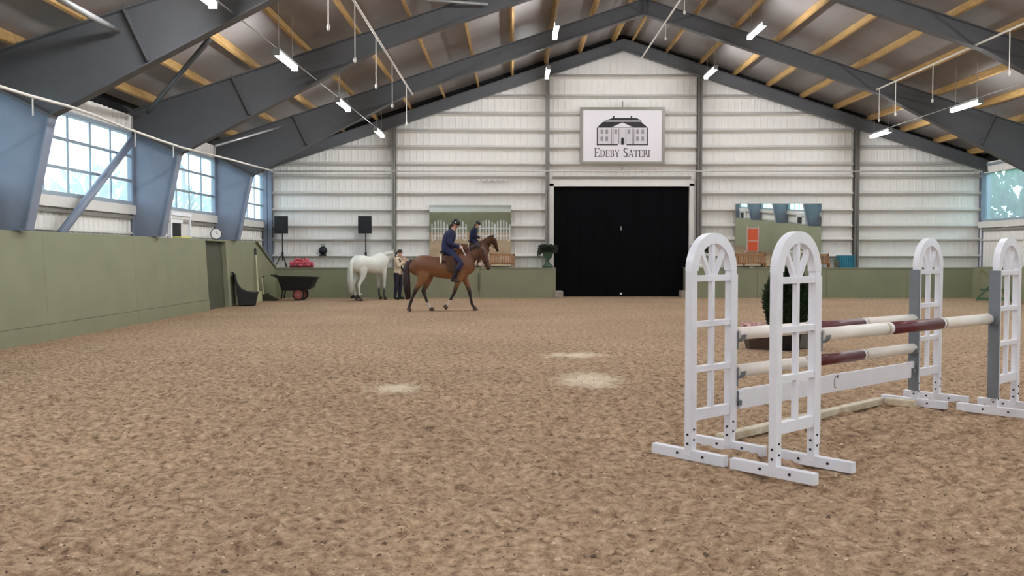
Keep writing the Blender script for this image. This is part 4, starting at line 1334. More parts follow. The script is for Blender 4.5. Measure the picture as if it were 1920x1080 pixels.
def coat_mat(name):
    m = bpy.data.materials.new(name); m.use_nodes = True
    nt = m.node_tree; b = nt.nodes['Principled BSDF']
    b.inputs['Roughness'].default_value = 0.5
    a = nt.nodes.new('ShaderNodeAttribute'); a.attribute_name = 'coat'
    n = nt.nodes.new('ShaderNodeTexNoise'); n.inputs['Scale'].default_value = 9; n.inputs['Detail'].default_value = 3
    tc = nt.nodes.new('ShaderNodeTexCoord'); nt.links.new(tc.outputs['Object'], n.inputs['Vector'])
    r = nt.nodes.new('ShaderNodeMapRange'); r.inputs['To Min'].default_value = 0.88; r.inputs['To Max'].default_value = 1.12
    nt.links.new(n.outputs['Fac'], r.inputs['Value'])
    mx = nt.nodes.new('ShaderNodeMix'); mx.data_type = 'RGBA'; mx.blend_type = 'MULTIPLY'; mx.inputs['Factor'].default_value = 1
    nt.links.new(a.outputs['Color'], mx.inputs['A']); nt.links.new(r.outputs[0], mx.inputs['B'])
    nt.links.new(mx.outputs['Result'], b.inputs['Base Color'])
    return m

def horse(name, loc, rz, label, pose, colorfn, hair, legs_hoof, tailpts):
    h = empty(name, loc, rz, label, 'horse')
    mb = MB()
    trunk = [((-.90, 0, 1.30), .08, .10), ((-.82, 0, 1.27), .20, .22), ((-.68, 0, 1.25), .265, .285), ((-.46, 0, 1.26), .285, .285), ((-.2, 0, 1.225), .28, .28),
             ((.05, 0, 1.20), .29, .305), ((.3, 0, 1.215), .285, .335), ((.5, 0, 1.25), .25, .36), ((.68, 0, 1.24), .21, .30), ((.80, 0, 1.20), .15, .20), ((.88, 0, 1.18), .07, .10)]
    ring_tube(mb, subdiv(trunk, 3), 24)
    ring_tube(mb, subdiv(pose['neck'], 4), 18)
    ring_tube(mb, subdiv(pose['head'], 4), 16)
    for e in pose['ears']: ring_tube(mb, subdiv(e, 2), 8)
    # withers ridge, shoulder and thigh muscle
    ring_tube(mb, [((.30, 0, 1.50), .07, .06), ((.50, 0, 1.57), .07, .06), ((.66, 0, 1.56), .06, .06)], 10)
    for s, key in ((1, 'fl'), (-1, 'fr')):
        L = pose[key]
        ring_tube(mb, subdiv([((x, s * y, z), a, b) for (x, y, z, a, b) in L], 4), 12)
    for s, key in ((1, 'hl'), (-1, 'hr')):
        L = pose[key]
        ring_tube(mb, subdiv([((x, s * y, z), a, b) for (x, y, z, a, b) in L], 4), 12)
    cm = coat_mat(name + '_coat')
    fuse('body', mb, 0.016, cm, h, 3, colorfn)
    for s, key in ((1, 'fl'), (-1, 'fr'), (1, 'hl'), (-1, 'hr')):
        x, y, z, ang = legs_hoof[key]
        mb = MB()
        R = Matrix.Rotation(ang, 3, 'Y')
        prof = [(0.062, -0.05), (0.066, -0.045), (0.056, 0.02), (0.046, 0.045)]
        vs, fs, n = [], [], 12
        for r, zz in prof:
            for k in range(n):
                a = 2 * math.pi * k / n
                v = R @ Vector((r * math.cos(a) * 1.12 + 0.02 * (0.045 - zz) / 0.1, r * math.sin(a), zz))
                vs.append((x + v.x, s * y + v.y, z + v.z))
        for i in range(3):
            for k in range(n):
                k2 = (k + 1) % n
                fs.append((i * n + k, i * n + k2, (i + 1) * n + k2, (i + 1) * n + k))
        fs += [tuple(range(n - 1, -1, -1)), tuple(3 * n + k for k in range(n))]
        mb.add(vs, fs); mb.build('hoof', M['hoof'], h, True)
    mb = MB()
    for i in range(44):
        a = random.random() * 6.283; r = random.random() ** 0.5
        pts = []
        for j, (x, y, z, w) in enumerate(tailpts):
            pts.append((x + r * math.cos(a) * w, y + r * math.sin(a) * w * 0.8, z + random.uniform(-.02, .02) - (random.uniform(0, .10) if j == len(tailpts) - 1 else 0)))
        mb.tube(pts, [0.02] + [0.026] * (len(pts) - 2) + [0.008], 5)
    mb.build('tail', hair, h, True)
    # mane
    mb = MB()
    cr = pose['crest']
    for i in range(46):
        t = i / 45 * (len(cr) - 1); k = min(int(t), len(cr) - 2); f = t - k
        p = Vector(cr[k]).lerp(Vector(cr[k + 1]), f)
        q = p + Vector((random.uniform(-.05, .02), -0.10, -0.10 - random.uniform(0, .04)))
        mb.tube([p + Vector((0, 0.01, 0.0)), p + Vector((0, -0.05, 0.015)), q], [0.016, 0.02, 0.008], 5)
    mb.build('mane', hair, h, True)
    mb = MB()
    for s in (-1, 1): mb.ball((pose['eye'][0], s * pose['eye'][1], pose['eye'][2]), 0.02, 8, 6)
    mb.build('eye', M['black'], h, True)
    return h

# legs: (x, y, z, r_side, r_fore-aft)
def stand_front(x0, y=.14, dx=0):
    return [(x0, y - .02, 1.18, .10, .15), (x0 - .02, y, .96, .085, .11), (x0 + .01 + dx * .3, y, .76, .062, .075), (x0 + .02 + dx * .5, y, .55, .046, .056), (x0 + .02 + dx * .6, y, .49, .046, .052), (x0 + .02 + dx * .7, y, .34, .031, .038), (x0 + .02 + dx, y, .19, .035, .042), (x0 + .05 + dx, y, .11, .034, .038), (x0 + .07 + dx, y, .06, .045, .05)]
def stand_hind(x0, y=.15, dx=0):
    return [(x0 + .02, y - .04, 1.22, .13, .24), (x0 + .06, y, .98, .11, .17), (x0 + .02, y, .78, .07, .10), (x0 - .10 + dx * .4, y, .60, .05, .065), (x0 - .13 + dx * .5, y, .53, .045, .062), (x0 - .11 + dx * .7, y, .36, .033, .042), (x0 - .09 + dx, y, .19, .037, .045), (x0 - .06 + dx, y, .11, .034, .038), (x0 - .04 + dx, y, .06, .045, .05)]

def lerpc(a, b, t): return a[None, :] * (1 - t[:, None]) + b[None, :] * t[:, None]
def L3(r, g, b): return np.array(rgb(r, g, b)[:3])
def sst(x, a, b):
    t = np.clip((x - a) / (b - a), 0, 1); return t * t * (3 - 2 * t)

# chestnut-brown ridden horse, walking to the right
BX, BY = (830 - 960) / 67.4, 25.95
bay_pose = {
 'neck': [((.48, 0, 1.30), .17, .33), ((.66, 0, 1.45), .135, .26), ((.84, 0, 1.62), .105, .205), ((.98, 0, 1.735), .085, .155), ((1.07, 0, 1.75), .075, .12)],
 'head': [((1.02, 0, 1.76), .065, .085), ((1.085, 0, 1.68), .085, .13), ((1.135, 0, 1.56), .082, .135), ((1.19, 0, 1.42), .064, .095), ((1.235, 0, 1.30), .052, .072), ((1.265, 0, 1.20), .054, .066), ((1.275, 0, 1.145), .042, .050)],
 'ears': [[((1.06, s * .05, 1.83), .025, .03), ((1.075, s * .06, 1.90), .028, .022), ((1.09, s * .062, 1.97), .008, .008)] for s in (-1, 1)],
 'fl': [(.60, .12, 1.16, .10, .16), (.60, .14, .95, .085, .115), (.68, .14, .74, .062, .076), (.745, .14, .54, .047, .058), (.755, .14, .49, .046, .053), (.785, .14, .33, .031, .039), (.815, .14, .18, .036, .043), (.86, .14, .11, .034, .038), (.885, .14, .06, .045, .05)],
 'fr': [(.56, .12, 1.15, .10, .16), (.48, .14, .94, .085, .115), (.40, .14, .75, .062, .076), (.345, .14, .58, .047, .058), (.33, .14, .53, .046, .053), (.26, .14, .39, .032, .04), (.19, .14, .27, .036, .043), (.14, .14, .20, .034, .038), (.105, .14, .155, .042, .045)],
 'hl': [(-.50, .11, 1.22, .13, .24), (-.42, .15, .98, .11, .17), (-.44, .15, .78, .072, .10), (-.52, .15, .60, .05, .065), (-.535, .15, .53, .045, .062), (-.475, .15, .35, .033, .042), (-.42, .15, .18, .037, .045), (-.37, .15, .11, .034, .038), (-.345, .15, .06, .045, .05)],
 'hr': [(-.55, .11, 1.22, .13, .24), (-.54, .15, .98, .11, .18), (-.62, .15, .78, .072, .105), (-.735, .15, .60, .05, .068), (-.76, .15, .54, .045, .063), (-.83, .15, .37, .033, .042), (-.89, .15, .22, .037, .045), (-.915, .15, .14, .034, .038), (-.92, .15, .09, .042, .045)],
 'crest': [(.62, 0, 1.66), (.80, 0, 1.79), (.94, 0, 1.875), (1.03, 0, 1.87)],
 'eye': (1.13, .076, 1.66)}
bay_hoof = {'fl': (.895, .14, .05, -.1), 'fr': (.085, .14, .125, .9), 'hl': (-.325, .15, .05, 0), 'hr': (-.92, .15, .062, .75)}
def bay_col(co):
    n = len(co); base = lerpc(L3(126, 74, 42), L3(150, 94, 52), sst(co[:, 2], 1.5, 1.0))
    base = lerpc(base[0] * 0 + L3(106, 64, 38), L3(134, 88, 52), sst(co[:, 0] + 0.35 * np.sin(co[:, 2] * 7), -.6, .5) * 0 + sst(1.5 - co[:, 2], 0.1, 0.6))
    dark = L3(34, 22, 20)
    t = sst(co[:, 2], .80, .50)
    col = base * (1 - t[:, None]) + dark[None, :] * t[:, None]
    head = sst(co[:, 0], .60, 1.0) * sst(co[:, 2], 1.1, 1.3) * 0.6
    col = col * (1 - head[:, None]) + L3(78, 42, 28)[None, :] * head[:, None]
    muz = sst(co[:, 0], 1.2, 1.27) * sst(co[:, 2], 1.32, 1.2)
    col = col * (1 - muz[:, None]) + L3(40, 26, 22)[None, :] * muz[:, None]
    # white socks: near fore and far hind
    sock = ((co[:, 2] < .30) & (co[:, 1] < 0) & (co[:, 0] > 0) & (co[:, 0] < .30)) | ((co[:, 2] < .22) & (co[:, 1] > 0) & (co[:, 0] < 0))
    col[sock] = L3(204, 186, 172)
    return col
bay = horse('horse', (BX, BY, 0), math.radians(3), 'chestnut brown ridden horse walking right with a dark tail', bay_pose, bay_col, M['tail_brown'], bay_hoof,
            [(-.86, 0, 1.41, .03), (-.96, 0, 1.33, .05), (-1.0, 0, 1.08, .065), (-1.0, 0, .78, .085), (-.96, 0, .42, .075)])
# tack
mb = MB()
def half_ring(x, z0, hw_, hh, y_thick, z_low):
    pass
def drape(x0, x1, zc, ry, rz_, a0, a1, nx=8, na=24, lift=0.015, th=0.015, zslope=0.0):
    """blanket-like shell over the trunk between angles a0..a1 (degrees from the top)"""
    mb = MB()
    vs, fs = [], []
    for layer in (0, 1):
        for i in range(nx + 1):
            x = x0 + (x1 - x0) * i / nx
            for j in range(na + 1):
                a = math.radians(a0 + (a1 - a0) * j / na)
                e = lift + layer * th
                vs.append((x, (ry + e) * math.sin(a), zc + zslope * (x - x0) + (rz_ + e) * math.cos(a)))
    N = (nx + 1) * (na + 1)
    for i in range(nx):
        for j in range(na):
            q = i * (na + 1) + j
            fs.append((q, q + 1, q + na + 2, q + na + 1)); fs.append((N + q, N + q + na + 1, N + q + na + 2, N + q + 1))
    for i in range(nx):
        for j in (0, na):
            q = i * (na + 1) + j
            fs.append((q, q + na + 1, N + q + na + 1, N + q))
    for j in range(na):
        for i in (0, nx):
            q = i * (na + 1) + j
            fs.append((q, q + 1, N + q + 1, N + q))
    mb.add(vs, fs)
    return mb
drape(-.02, .44, 1.205, .288, .315, -62, 62, lift=0.02, zslope=0.09).build('saddle_pad', M['pad'], bay, True)
drape(-.07, -.02, 1.205, .288, .305, -70, 70, nx=2, lift=0.022, th=0.03).build('pad_edge', M['fleece'], bay, True)
mb = MB()
ring_tube(mb, subdiv([((-.06, 0, 1.66), .15, .035), ((.02, 0, 1.60), .16, .035), ((.16, 0, 1.57), .13, .035), ((.30, 0, 1.61), .12, .04), ((.38, 0, 1.68), .09, .03)], 3), 12)
fuse('saddle', mb, 0.012, M['leather'], bay, 3)
for s in (-1, 1):
    mb = MB()
    fl = [(.08, 1.50), (.34, 1.54), (.42, 1.42), (.44, 1.28), (.40, 1.16), (.32, 1.10), (.20, 1.11), (.13, 1.18), (.09, 1.32)]
    mb.prism(fl, s * .305, s * .328); mb.build('saddle_flap', M['pad'], bay, False, 0.006)
    mb = MB(); mb.bar((.30, s * .338, 1.34), (.39, s * .405, .98), 0.01, 0.03, up=(1, 0, 0))
    mb.tube([(.39, s * .41, .985), (.39, s * .35, .86), (.39, s * .35, .815), (.39, s * .47, .815), (.39, s * .47, .86), (.39, s * .41, .985)], 0.008, 6); mb.build('stirrup', M['bolt'], bay)
mb = MB()
for i in range(20):
    a0, a1 = math.radians(90 + 180 * i / 20 - 20), math.radians(90 + 180 * (i + 1) / 20 - 20)
    mb.bar((.36, .31 * math.cos(2 * math.pi * i / 20), 1.22 + .36 * math.sin(2 * math.pi * i / 20)), (.36, .31 * math.cos(2 * math.pi * (i + 1) / 20), 1.22 + .36 * math.sin(2 * math.pi * (i + 1) / 20)), 0.01, 0.08, up=(1, 0, 0))
mb.build('girth', M['leather'], bay)
mb = MB()
def loop(c, d, ry, rp, r=0.010):
    d = Vector(d).normalized(); side = Vector((0, 1, 0)); up = d.cross(side)
    mb.tube([Vector(c) + side * ry * math.cos(a) + up * rp * math.sin(a) for a in np.linspace(0, 2 * math.pi, 17)], r, 6)
hd = (.2, 0, -.55)
loop((1.215, 0, 1.36), hd, .066, .092); loop((1.12, 0, 1.60), (.3, 0, .1), .094, .15)
for s in (-1, 1): mb.tube([(1.08, s * .085, 1.74), (1.16, s * .085, 1.52), (1.235, s * .064, 1.28)], 0.009, 6)
mb.build('bridle', M['leather'], bay)
for s in (-1, 1):
    mb = MB(); mb.tube([(1.25, s * .062, 1.25), (1.0, s * .10, 1.40), (.80, s * .11, 1.56), (.585, s * .08, 1.72)], 0.009, 6); mb.build('rein', M['leather'], bay, True)

# grey horse, standing, turned away to the right
grey_pose = {
 'neck': [((.48, 0, 1.28), .17, .33), ((.70, 0, 1.38), .13, .25), ((.90, 0, 1.46), .10, .19), ((1.06, 0, 1.52), .085, .15), ((1.16, 0, 1.52), .075, .12)],
 'head': [((1.12, 0, 1.54), .065, .09), ((1.20, 0, 1.48), .085, .13), ((1.29, 0, 1.40), .082, .13), ((1.41, 0, 1.30), .064, .092), ((1.50, 0, 1.22), .052, .072), ((1.56, 0, 1.15), .054, .066), ((1.59, 0, 1.11), .042, .05)],
 'ears': [[((1.12, s * .055, 1.60), .025, .03), ((1.11, s * .07, 1.67), .028, .022), ((1.10, s * .075, 1.74), .008, .008)] for s in (-1, 1)],
 'fl': stand_front(.57, .15, .02), 'fr': stand_front(.55, .15, -.05), 'hl': stand_hind(-.56, .16, .06), 'hr': stand_hind(-.60, .16, -.04),
 'crest': [(.62, 0, 1.60), (.80, 0, 1.64), (.96, 0, 1.66), (1.08, 0, 1.66)],
 'eye': (1.25, .078, 1.49)}
def hoof_of(leg): return (leg[-1][0] + .015, leg[-1][1], .05, 0.0)
def grey_col(co):
    base = np.tile(L3(216, 216, 206), (len(co), 1))
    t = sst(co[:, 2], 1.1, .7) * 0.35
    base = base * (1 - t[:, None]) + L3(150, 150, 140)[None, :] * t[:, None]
    d = sst(co[:, 2], .46, .34) * (co[:, 0] > 0)
    base = base * (1 - d[:, None]) + L3(58, 54, 50)[None, :] * d[:, None]
    d = sst(co[:, 2], .24, .14) * (co[:, 0] < 0)
    base = base * (1 - d[:, None]) + L3(70, 60, 54)[None, :] * d[:, None]
    hdm = sst(co[:, 0], 1.0, 1.3) * 0.35
    base = base * (1 - hdm[:, None]) + L3(140, 138, 124)[None, :] * hdm[:, None]
    return base
grey = horse('horse', (-4.84, 31.9, 0), math.radians(57), 'pale grey horse standing by the low kickboard, hindquarters towards the camera', grey_pose, grey_col, M['grey_hair'],
             {k: hoof_of(grey_pose[k]) for k in ('fl', 'fr', 'hl', 'hr')},
             [(-.88, 0, 1.40, .03), (-.97, 0, 1.28, .06), (-1.00, 0, 1.0, .09), (-1.0, 0, .7, .10), (-.98, 0, .35, .08)])
mb = MB()
loop((1.42, 0, 1.29), (.4, 0, -.35), .072, .10, 0.010); loop((1.22, 0, 1.48), (.5, 0, -.1), .09, .14, 0.010)
for s in (-1, 1): mb.tube([(1.17, s * .088, 1.56), (1.30, s * .086, 1.36), (1.42, s * .07, 1.24)], 0.009, 6)
mb.build('halter', M['leather'], grey)

# ------------------------------------------------------------------ people
def limb(pts, radii):
    return [((p[0], p[1], p[2]), r if not isinstance(r, tuple) else r[0], r if not isinstance(r, tuple) else r[1]) for p, r in zip(pts, radii)]

def hand_tubes(mb, wrist, d, n, side, curl):
    """palm + four unequal bent fingers + thumb. d: hand direction, n: palm normal (the way fingers curl), side: vector towards the thumb"""
    d = Vector(d).normalized(); n = Vector(n); n = (n - d * n.dot(d)).normalized()
    t = d.cross(n).normalized()
    if t.dot(Vector(side)) < 0: t = -t
    w = Vector(wrist)
    k0 = w + d * 0.085
    # palm as three overlapping bones so it is broad and flat
    for o in (-.028, -.009, .010, .028):
        mb.tube([w + t * o * 0.55, w + d * .045 + t * o, k0 + t * o], [.015, .014, .012], 8)
    lens = (.072, .082, .077, .060)
    for i, o in enumerate((.030, .010, -.010, -.029)):
        L = lens[i]
        p = k0 + t * o - d * 0.01
        pts = [p - d * 0.02, p]
        ang = 0.0
        for j, f in enumerate((.45, .32, .23)):
            ang += curl * (0.8, 0.9, 0.6)[j]
            dd = d * math.cos(ang) + n * math.sin(ang)
            p = p + dd * L * f
            pts.append(p)
        mb.tube(pts, [.009, .0095, .009, .008, .0065], 8)
    b = w + d * 0.025 + t * 0.026
    q1 = b + (d * 0.6 + t * 0.75 + n * 0.25).normalized() * 0.04
    q2 = q1 + (d * 0.85 + t * 0.1 + n * (0.3 + 0.4 * curl)).normalized() * 0.035
    q3 = q2 + (d * 0.8 - t * 0.2 + n * (0.3 + 0.6 * curl)).normalized() * 0.026
    mb.tube([b - t * 0.012, b, q1, q2, q3], [.013, .012, .011, .010, .008], 8)

def person(name, loc, rz, label, J, cl):
    p = empty(name, loc, rz, label, 'person')
    V3 = Vector
    def torso(e):
        pv, ws, ch, nb = [V3(J[k]) for k in ('pelvis', 'waist', 'chest', 'neck')]
        return subdiv([(pv - (ws - pv) * .55, .12 + e, .10 + e), (pv, .165 + e, .118 + e), (ws, .135 + e, .098 + e), (ch, .165 + e, .115 + e), (ch.lerp(nb, .62), .155 + e * .8, .095 + e * .8), (nb, .06 + e * .5, .058 + e * .5)], 4)
    def arm(s, e):
        sh, el, wr = [V3(J[k + s]) for k in ('shoulder', 'elbow', 'wrist')]
        return subdiv(limb([sh.lerp(V3(J['chest']), .25), sh, sh.lerp(el, .5), el, el.lerp(wr, .4), wr], [.052 + e, .056 + e, .047 + e, .040 + e, .039 + e, .026 + e]), 4)
    def leg(s, e, a=0.0, b=1.0):
        hp, kn, an = [V3(J[k + s]) for k in ('hip', 'knee', 'ankle')]
        pts = [hp, hp.lerp(kn, .4), kn, kn.lerp(an, .3), kn.lerp(an, .7), an]
        rr = [.092, .080, .056, .055, .042, .036]
        if a == 'low': pts, rr = pts[2:], rr[2:]
        return subdiv(limb(pts, [r + e for r in rr]), 4)
    def foot(s, e):
        an, to = V3(J['ankle' + s]), V3(J['toe' + s])
        f = (to - an); f.z = 0; f.normalize()
        sole = V3((0, 0, -1))
        heel = an - f * .045 + sole * .035
        return [(tuple(an + sole * -.02), .034 + e, .036 + e), (tuple(an + sole * .03 - f * .01), .036 + e, .04 + e)], subdiv([(tuple(heel), .032 + e, .034 + e), (tuple(an.lerp(to, .45) + sole * .018), .040 + e, .036 + e), (tuple(to - f * .05), .044 + e, .026 + e), (tuple(to), .030 + e, .018 + e)], 3)
    # body
    mb = MB()
    ring_tube(mb, torso(0), 18)
    hd = V3(J['head']); nb = V3(J['neck'])
    fw = V3(J['face']).normalized(); upv = (hd - nb).normalized(); upv = (upv - fw * upv.dot(fw)).normalized(); sd = upv.cross(fw)
    mb.tube([nb - (hd - nb) * .2, nb.lerp(hd, .55), hd - fw * .02], [.056, .05, .05], 12)
    def hp_(f, s_, u): return hd + fw * f + sd * s_ + upv * u
    R = Matrix((fw, sd, upv)).transposed()
    def ell(c, r):
        b0 = len(mb.v); mb.ball((0, 0, 0), r, 16, 12)
        for i in range(b0, len(mb.v)):
            q = R @ V3(mb.v[i]); mb.v[i] = tuple(q + c)
    ell(hp_(-.008, 0, .028), (.098, .077, .098)); ell(hp_(.018, 0, -.045), (.070, .060, .075)); ell(hp_(.05, 0, -.092), (.030, .032, .024))
    mb.tube([hp_(.084, 0, .012), hp_(.105, 0, -.028), hp_(.088, 0, -.036)], [.010, .015, .012], 8)
    ell(hp_(.074, 0, -.066), (.018, .026, .008))
    for s in (-1, 1):
        ell(hp_(-.006, s * .078, -.008), (.020, .010, .030))
    for s in ('L', 'R'):
        ring_tube(mb, arm(s, 0), 12)
        sh, el, wr = [V3(J[k + s]) for k in ('shoulder', 'elbow', 'wrist')]
        hd_ = J['hand' + s]
        hand_tubes(mb, wr, hd_[0], hd_[1], hd_[2], hd_[3])
        ring_tube(mb, leg(s, 0), 12)
        a, b = foot(s, 0); ring_tube(mb, b, 10)
    fuse('body', mb, 0.0062, M['skin'], p, 2)
    # eyes, mouth
    mb = MB()
    for s in (-1, 1):
        c = hp_(.078, s * .031, .006); mb.ball(c, .009, 8, 6)
    mb.build('eye', M['black'], p, True)
    mb = MB(); mb.tube([hp_(.082, -.022, -.066), hp_(.091, 0, -.067), hp_(.082, .022, -.066)], .0045, 6); mb.build('mouth', mat('lips', rgb(170, 92, 88), 0.5), p)
    # clothes
    for nm, m, kind in cl:
        mb = MB()
        if kind == 'top':
            ring_tube(mb, torso(.06 if J.get('bulky') else .024), 18)
            for s in ('L', 'R'): ring_tube(mb, arm(s, .026 if J.get('bulky') else .014)[:-1], 12)
        elif kind == 'trousers':
            ring_tube(mb, torso(.016)[:8], 18)
            for s in ('L', 'R'): ring_tube(mb, leg(s, .024 if J.get('bulky') else .015), 12)
        elif kind == 'boots' or kind == 'shoes':
            for s in ('L', 'R'):
                mb = MB()
                if kind == 'boots': ring_tube(mb, leg(s, .024, 'low'), 12)
                a, b = foot(s, .012); ring_tube(mb, b, 10)
                an = V3(J['ankle' + s]); mb.tube([an + V3((0, 0, .05)), an - V3((0, 0, .04))], .05, 10)
                fuse(nm, mb, 0.011, m, p, 3)
            continue
        elif kind == 'gloves':
            for s in ('L', 'R'):
                q = J['hand' + s]; hand_tubes(mb, V3(J['wrist' + s]), q[0], q[1], q[2], q[3])
            for i in range(len(mb.v)): pass
        fuse(nm, mb, 0.011 if kind != 'gloves' else 0.005, m, p, 3)
    return p, hp_, R

# rider, in the horse frame
rj = {'bulky': 1, 'pelvis': (.15, 0, 1.68), 'waist': (.13, 0, 1.85), 'chest': (.19, 0, 2.05), 'neck': (.28, 0, 2.235), 'head': (.36, 0, 2.395), 'face': (.72, .65, -.25),
      'shoulderL': (.23, .185, 2.15), 'shoulderR': (.23, -.185, 2.15), 'elbowL': (.24, .245, 1.87), 'elbowR': (.22, -.245, 1.87), 'wristL': (.475, .115, 1.765), 'wristR': (.475, -.115, 1.765),
      'handL': ((.9, -.25, -.2), (-.1, -1, -.3), (0, 0, 1), 1.15), 'handR': ((.9, .25, -.2), (-.1, 1, -.3), (0, 0, 1), 1.15),
      'hipL': (.17, .12, 1.66), 'hipR': (.17, -.12, 1.66), 'kneeL': (.50, .35, 1.33), 'kneeR': (.50, -.35, 1.33), 'ankleL': (.29, .40, .90), 'ankleR': (.29, -.40, .90), 'toeL': (.46, .42, .84), 'toeR': (.46, -.42, .84)}
rd, hp_, R = person('person', (BX, BY, 0), math.radians(3), 'rider in a navy jacket and black helmet seated on the chestnut horse', rj,
                    [('jacket', M['navy'], 'top'), ('breeches', M['navy'], 'trousers'), ('boot', M['boot'], 'boots'), ])
mb = MB()
def hell(c, r, zcut=None):
    b0 = len(mb.v); mb.ball((0, 0, 0), r, 20, 14)
    for i in range(b0, len(mb.v)):
        q = Vector(mb.v[i])
        if zcut is not None and q.z < zcut: q.z = zcut
        mb.v[i] = tuple(R @ q + c)
hell(hp_(-.006, 0, .045), (.138, .116, .120), -.035)
mb.build('helmet', M['black_soft'], rd, True)
mb = MB(); b0 = 0
hell(hp_(.105, 0, .030), (.065, .075, .012)); mb.build('helmet_peak', M['black_soft'], rd, True)
mb = MB(); hell(hp_(-.082, -.076, .055), (.034, .020, .024)); mb.build('helmet_stripe', M['white'], rd, True)
mb = MB()
for s in (-1, 1): mb.tube([hp_(-.01, s * .088, .0), hp_(.02, s * .066, -.08), hp_(.05, 0, -.118)], .007, 6)
mb.build('chin_strap', M['black_soft'], rd)
mb = MB(); mb.tube([hp_(-.11, 0, -.01), hp_(-.14, 0, -.08), hp_(-.13, 0, -.16)], [.035, .045, .02], 8); mb.build('hair', M['hair_dark'], rd, True)
wp = MB().tube([(.475, -.135, 1.86), (.545, -.105, 1.72), (.64, -.20, 1.53)], .011, 6).build('riding_whip', M['white'], None, True)
wp.location = (BX, BY, 0); wp.rotation_euler = (0, 0, math.radians(3))
tag(wp, 'short white whip in the hand of the mounted rider', 'whip')

# handler by the grey horse's head
pj = {'pelvis': (0, 0, .95), 'waist': (.01, 0, 1.10), 'chest': (.03, 0, 1.29), 'neck': (.05, 0, 1.47), 'head': (.085, 0, 1.605), 'face': (.95, -.2, -.10),
      'shoulderL': (.04, .175, 1.40), 'shoulderR': (.04, -.175, 1.40), 'elbowL': (.16, .23, 1.16), 'elbowR': (.17, -.22, 1.15), 'wristL': (.30, .10, 1.28), 'wristR': (.30, -.08, 1.34),
      'handL': ((.4, -.2, .8), (-.6, -.5, .2), (-.3, 0, .5), .7), 'handR': ((.3, .1, .95), (-.6, .6, 0), (-.2, 0, .5), .7),
      'hipL': (0, .10, .90), 'hipR': (0, -.10, .90), 'kneeL': (.03, .115, .50), 'kneeR': (.02, -.13, .50), 'ankleL': (-.01, .12, .085), 'ankleR': (-.03, -.15, .085), 'toeL': (.17, .15, .025), 'toeR': (.15, -.20, .025)}
hpt = gnd(746, 561)
ha, hp_, R = person('person', (hpt.x, hpt.y + 0.05, 0), math.radians(-25), 'dark haired handler in beige top and dark trousers at the grey horse head', pj,
                    [('top', M['beige'], 'top'), ('trousers', M['navy_dark'], 'trousers'), ('shoe', M['black_soft'], 'shoes')])
mb = MB(); hell(hp_(-.012, 0, .046), (.103, .088, .094), -.035)
fuse('hair', mb, 0.008, M['hair_dark'], ha, 2)
mb = MB(); mb.tube([hp_(-.10, 0, .02), hp_(-.15, 0, .0), hp_(-.15, 0, -.06)], [.03, .04, .015], 8); mb.build('hair_bun', M['hair_dark'], ha, True)
mb = MB(); mb.tube([(.13, -.12, 1.42), (.165, -.06, 1.28), (.15, .02, 1.05)], .022, 8); mb.build('dark_strap', M['leather'], ha, True)
mb = MB(); mb.tube([(.165, .02, 1.05), (.24, 0, .98), (.30, -.02, .94)], [.02, .05, .05], 8); mb.build('waist_bag', M['leather'], ha, True)
# lead rope
a = Vector((hpt.x, hpt.y + .05, 0)) + Matrix.Rotation(math.radians(-25), 3, 'Z') @ Vector((.31, .07, 1.33))
c47 = Matrix.Rotation(math.radians(57), 3, 'Z')
b = Vector((-4.84, 31.9, 0)) + c47 @ Vector((1.46, 0, 1.17))
o = MB().tube([a, a.lerp(b, .35) + Vector((0, 0, -.18)), a.lerp(b, .7) + Vector((0, 0, -.14)), b], 0.012, 6).build('lead_rope', M['leather'], None, True)
tag(o, 'dark lead rope between the handler and the grey horse', 'rope')

# ------------------------------------------------------------------ things behind the camera that the mirrors show
def picket(x, y, rz, label):
    w = empty('picket_wing', (x, y, 0), rz, label, 'jump wing', 'white picket wings near the other end')
    n = 6
    for i in range(n):
        t = -0.62 + 1.24 * i / (n - 1)
        z = 1.25 + 0.42 * math.sin(math.pi * (i + 0.6) / n)
        MB().span((t - .045, -.02, .05), (t + .045, .02, z)).build('picket', M['white'], w)
    for z in (.35, .95): MB().span((-.7, -.045, z), (.7, -.02, z + .08)).build('rail', M['white'], w)
    for s in (-1, 1): MB().span((s * .55 - .04, -.35, 0), (s * .55 + .04, .35, .08)).build('foot', M['white'], w)
picket(-5.9, -7.5, 0, 'white picket wing nearest the left wall behind the camera')
picket(-4.4, -8.2, .1, 'white picket wing second from the left behind the camera')
picket(-2.0, -8.0, -.1, 'white picket wing third from the left behind the camera')
picket(-0.8, -7.4, .1, 'white picket wing straight behind the camera')
# orange stand by the right wall
og = empty('orange_jump_stand', (15.5, 8.6, 0), math.radians(30), 'bright orange upright jump stand reflected in the right mirror', 'jump stand')
MB().span((-.30, -.02, .15), (.30, .02, 1.55)).build('panel', M['orange'], og)
for s in (-1, 1):
    MB().span((s * .36 - .04, -.04, 0), (s * .36 + .04, .04, 1.75)).build('post', M['pale_pink'], og)
    MB().span((s * .36 - .04, -.4, 0), (s * .36 + .04, .4, .08)).build('foot', M['pale_pink'], og)
for z in (.75, 1.55): MB().span((-.36, -.03, z), (.36, .03, z + .07)).build('crossbar', M['pale_pink'], og)

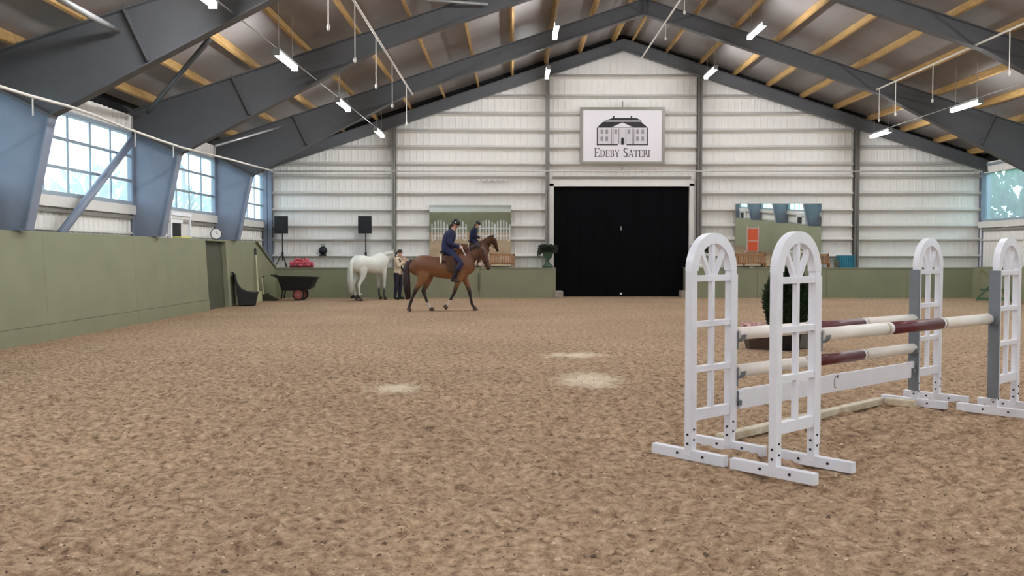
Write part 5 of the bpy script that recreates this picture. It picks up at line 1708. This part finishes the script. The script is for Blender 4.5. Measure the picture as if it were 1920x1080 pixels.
# ------------------------------------------------------------------ outdoors, seen through the windows
o = MB().span((-120, -60, -0.6), (120, 90, -0.4)).build('ground', M['outside'])
tag(o, 'grass and yard outside the hall', 'ground', kind='structure')
def tree(x, y, h, w, label):
    t = empty('tree', (x, y, -0.4), 0, label, 'tree', 'trees outside the windows')
    MB().tube([(0, 0, 0), (0.1, 0, h * .55)], [0.22, 0.12], 8).build('trunk', M['trunk'], t)
    mb = MB()
    for i in range(900):
        a = random.random() * 6.283; u = random.uniform(-1, 1); r = random.random() ** 0.4
        s = math.sqrt(1 - u * u)
        spray(mb, (r * w * s * math.cos(a), r * w * s * math.sin(a), h * .62 + r * u * h * .42), Vector((math.cos(a) * s, math.sin(a) * s, u + .3)), random.uniform(.4, .8))
    mb.build('crown', M['tree'], t)
k = 0
for (x, y, h, w) in ((-30, 50, 6.5, 3.4), (-29, 65, 7.5, 4), (-36, 40, 5.5, 3), (-27, 74, 7, 4), (-54, 62, 8, 5)):
    tree(x, y, h, w, ['outdoor tree furthest to the left through the nearest left window', 'outdoor tree in the middle of the left windows', 'low outdoor tree beside the red house', 'outdoor tree behind the last left window', 'taller outdoor tree far behind the left windows'][k]); k += 1
k = 0
for (x, y, h, w) in ((23, 30, 6, 2.6), (23.5, 36.5, 6.5, 2.8), (23, 43, 6, 2.6), (22.5, 24, 6, 2.6)):
    tree(x, y, h, w, ['green tree close outside the right end window', 'green tree outside the far right corner', 'green tree past the far right corner', 'green tree outside the second right window'][k]); k += 1
hs = empty('red_house', (-40, 56, -0.4), math.radians(20), 'low red house with grey roof seen through the left window', 'house')
MB().span((-5, -3, 0), (5, 3, 3.4)).build('walls', M['brick_red'], hs)
MB().prism([(-3.4, 3.4), (3.4, 3.4), (0, 5.4)], -5.3, 5.3, 'yz').build('roof', M['steel'], hs)
for i in range(4): MB().span((-4 + i * 2.2, -3.05, 1.0), (-3 + i * 2.2, -2.98, 2.3)).build('window', M['white'], hs)
a = [at(373, 290, 26.2), at(378, 300, 26.2), at(400 - 18, 308, 26.2), at(383, 318, 26.2), at(383, 410, 26.2)]
o = MB().tube([(-9.5, p.y, p.z) for p in []] or [(-9.55, 26.3, 4.45), (-9.55, 26.35, 4.3), (-9.5, 27.0, 4.05), (-9.5, 27.1, 3.9), (-9.5, 27.1, -.4)], 0.06, 8).build('downpipe', M['steel'], None, True)
tag(o, 'bent grey downpipe outside the second left window', 'downpipe')
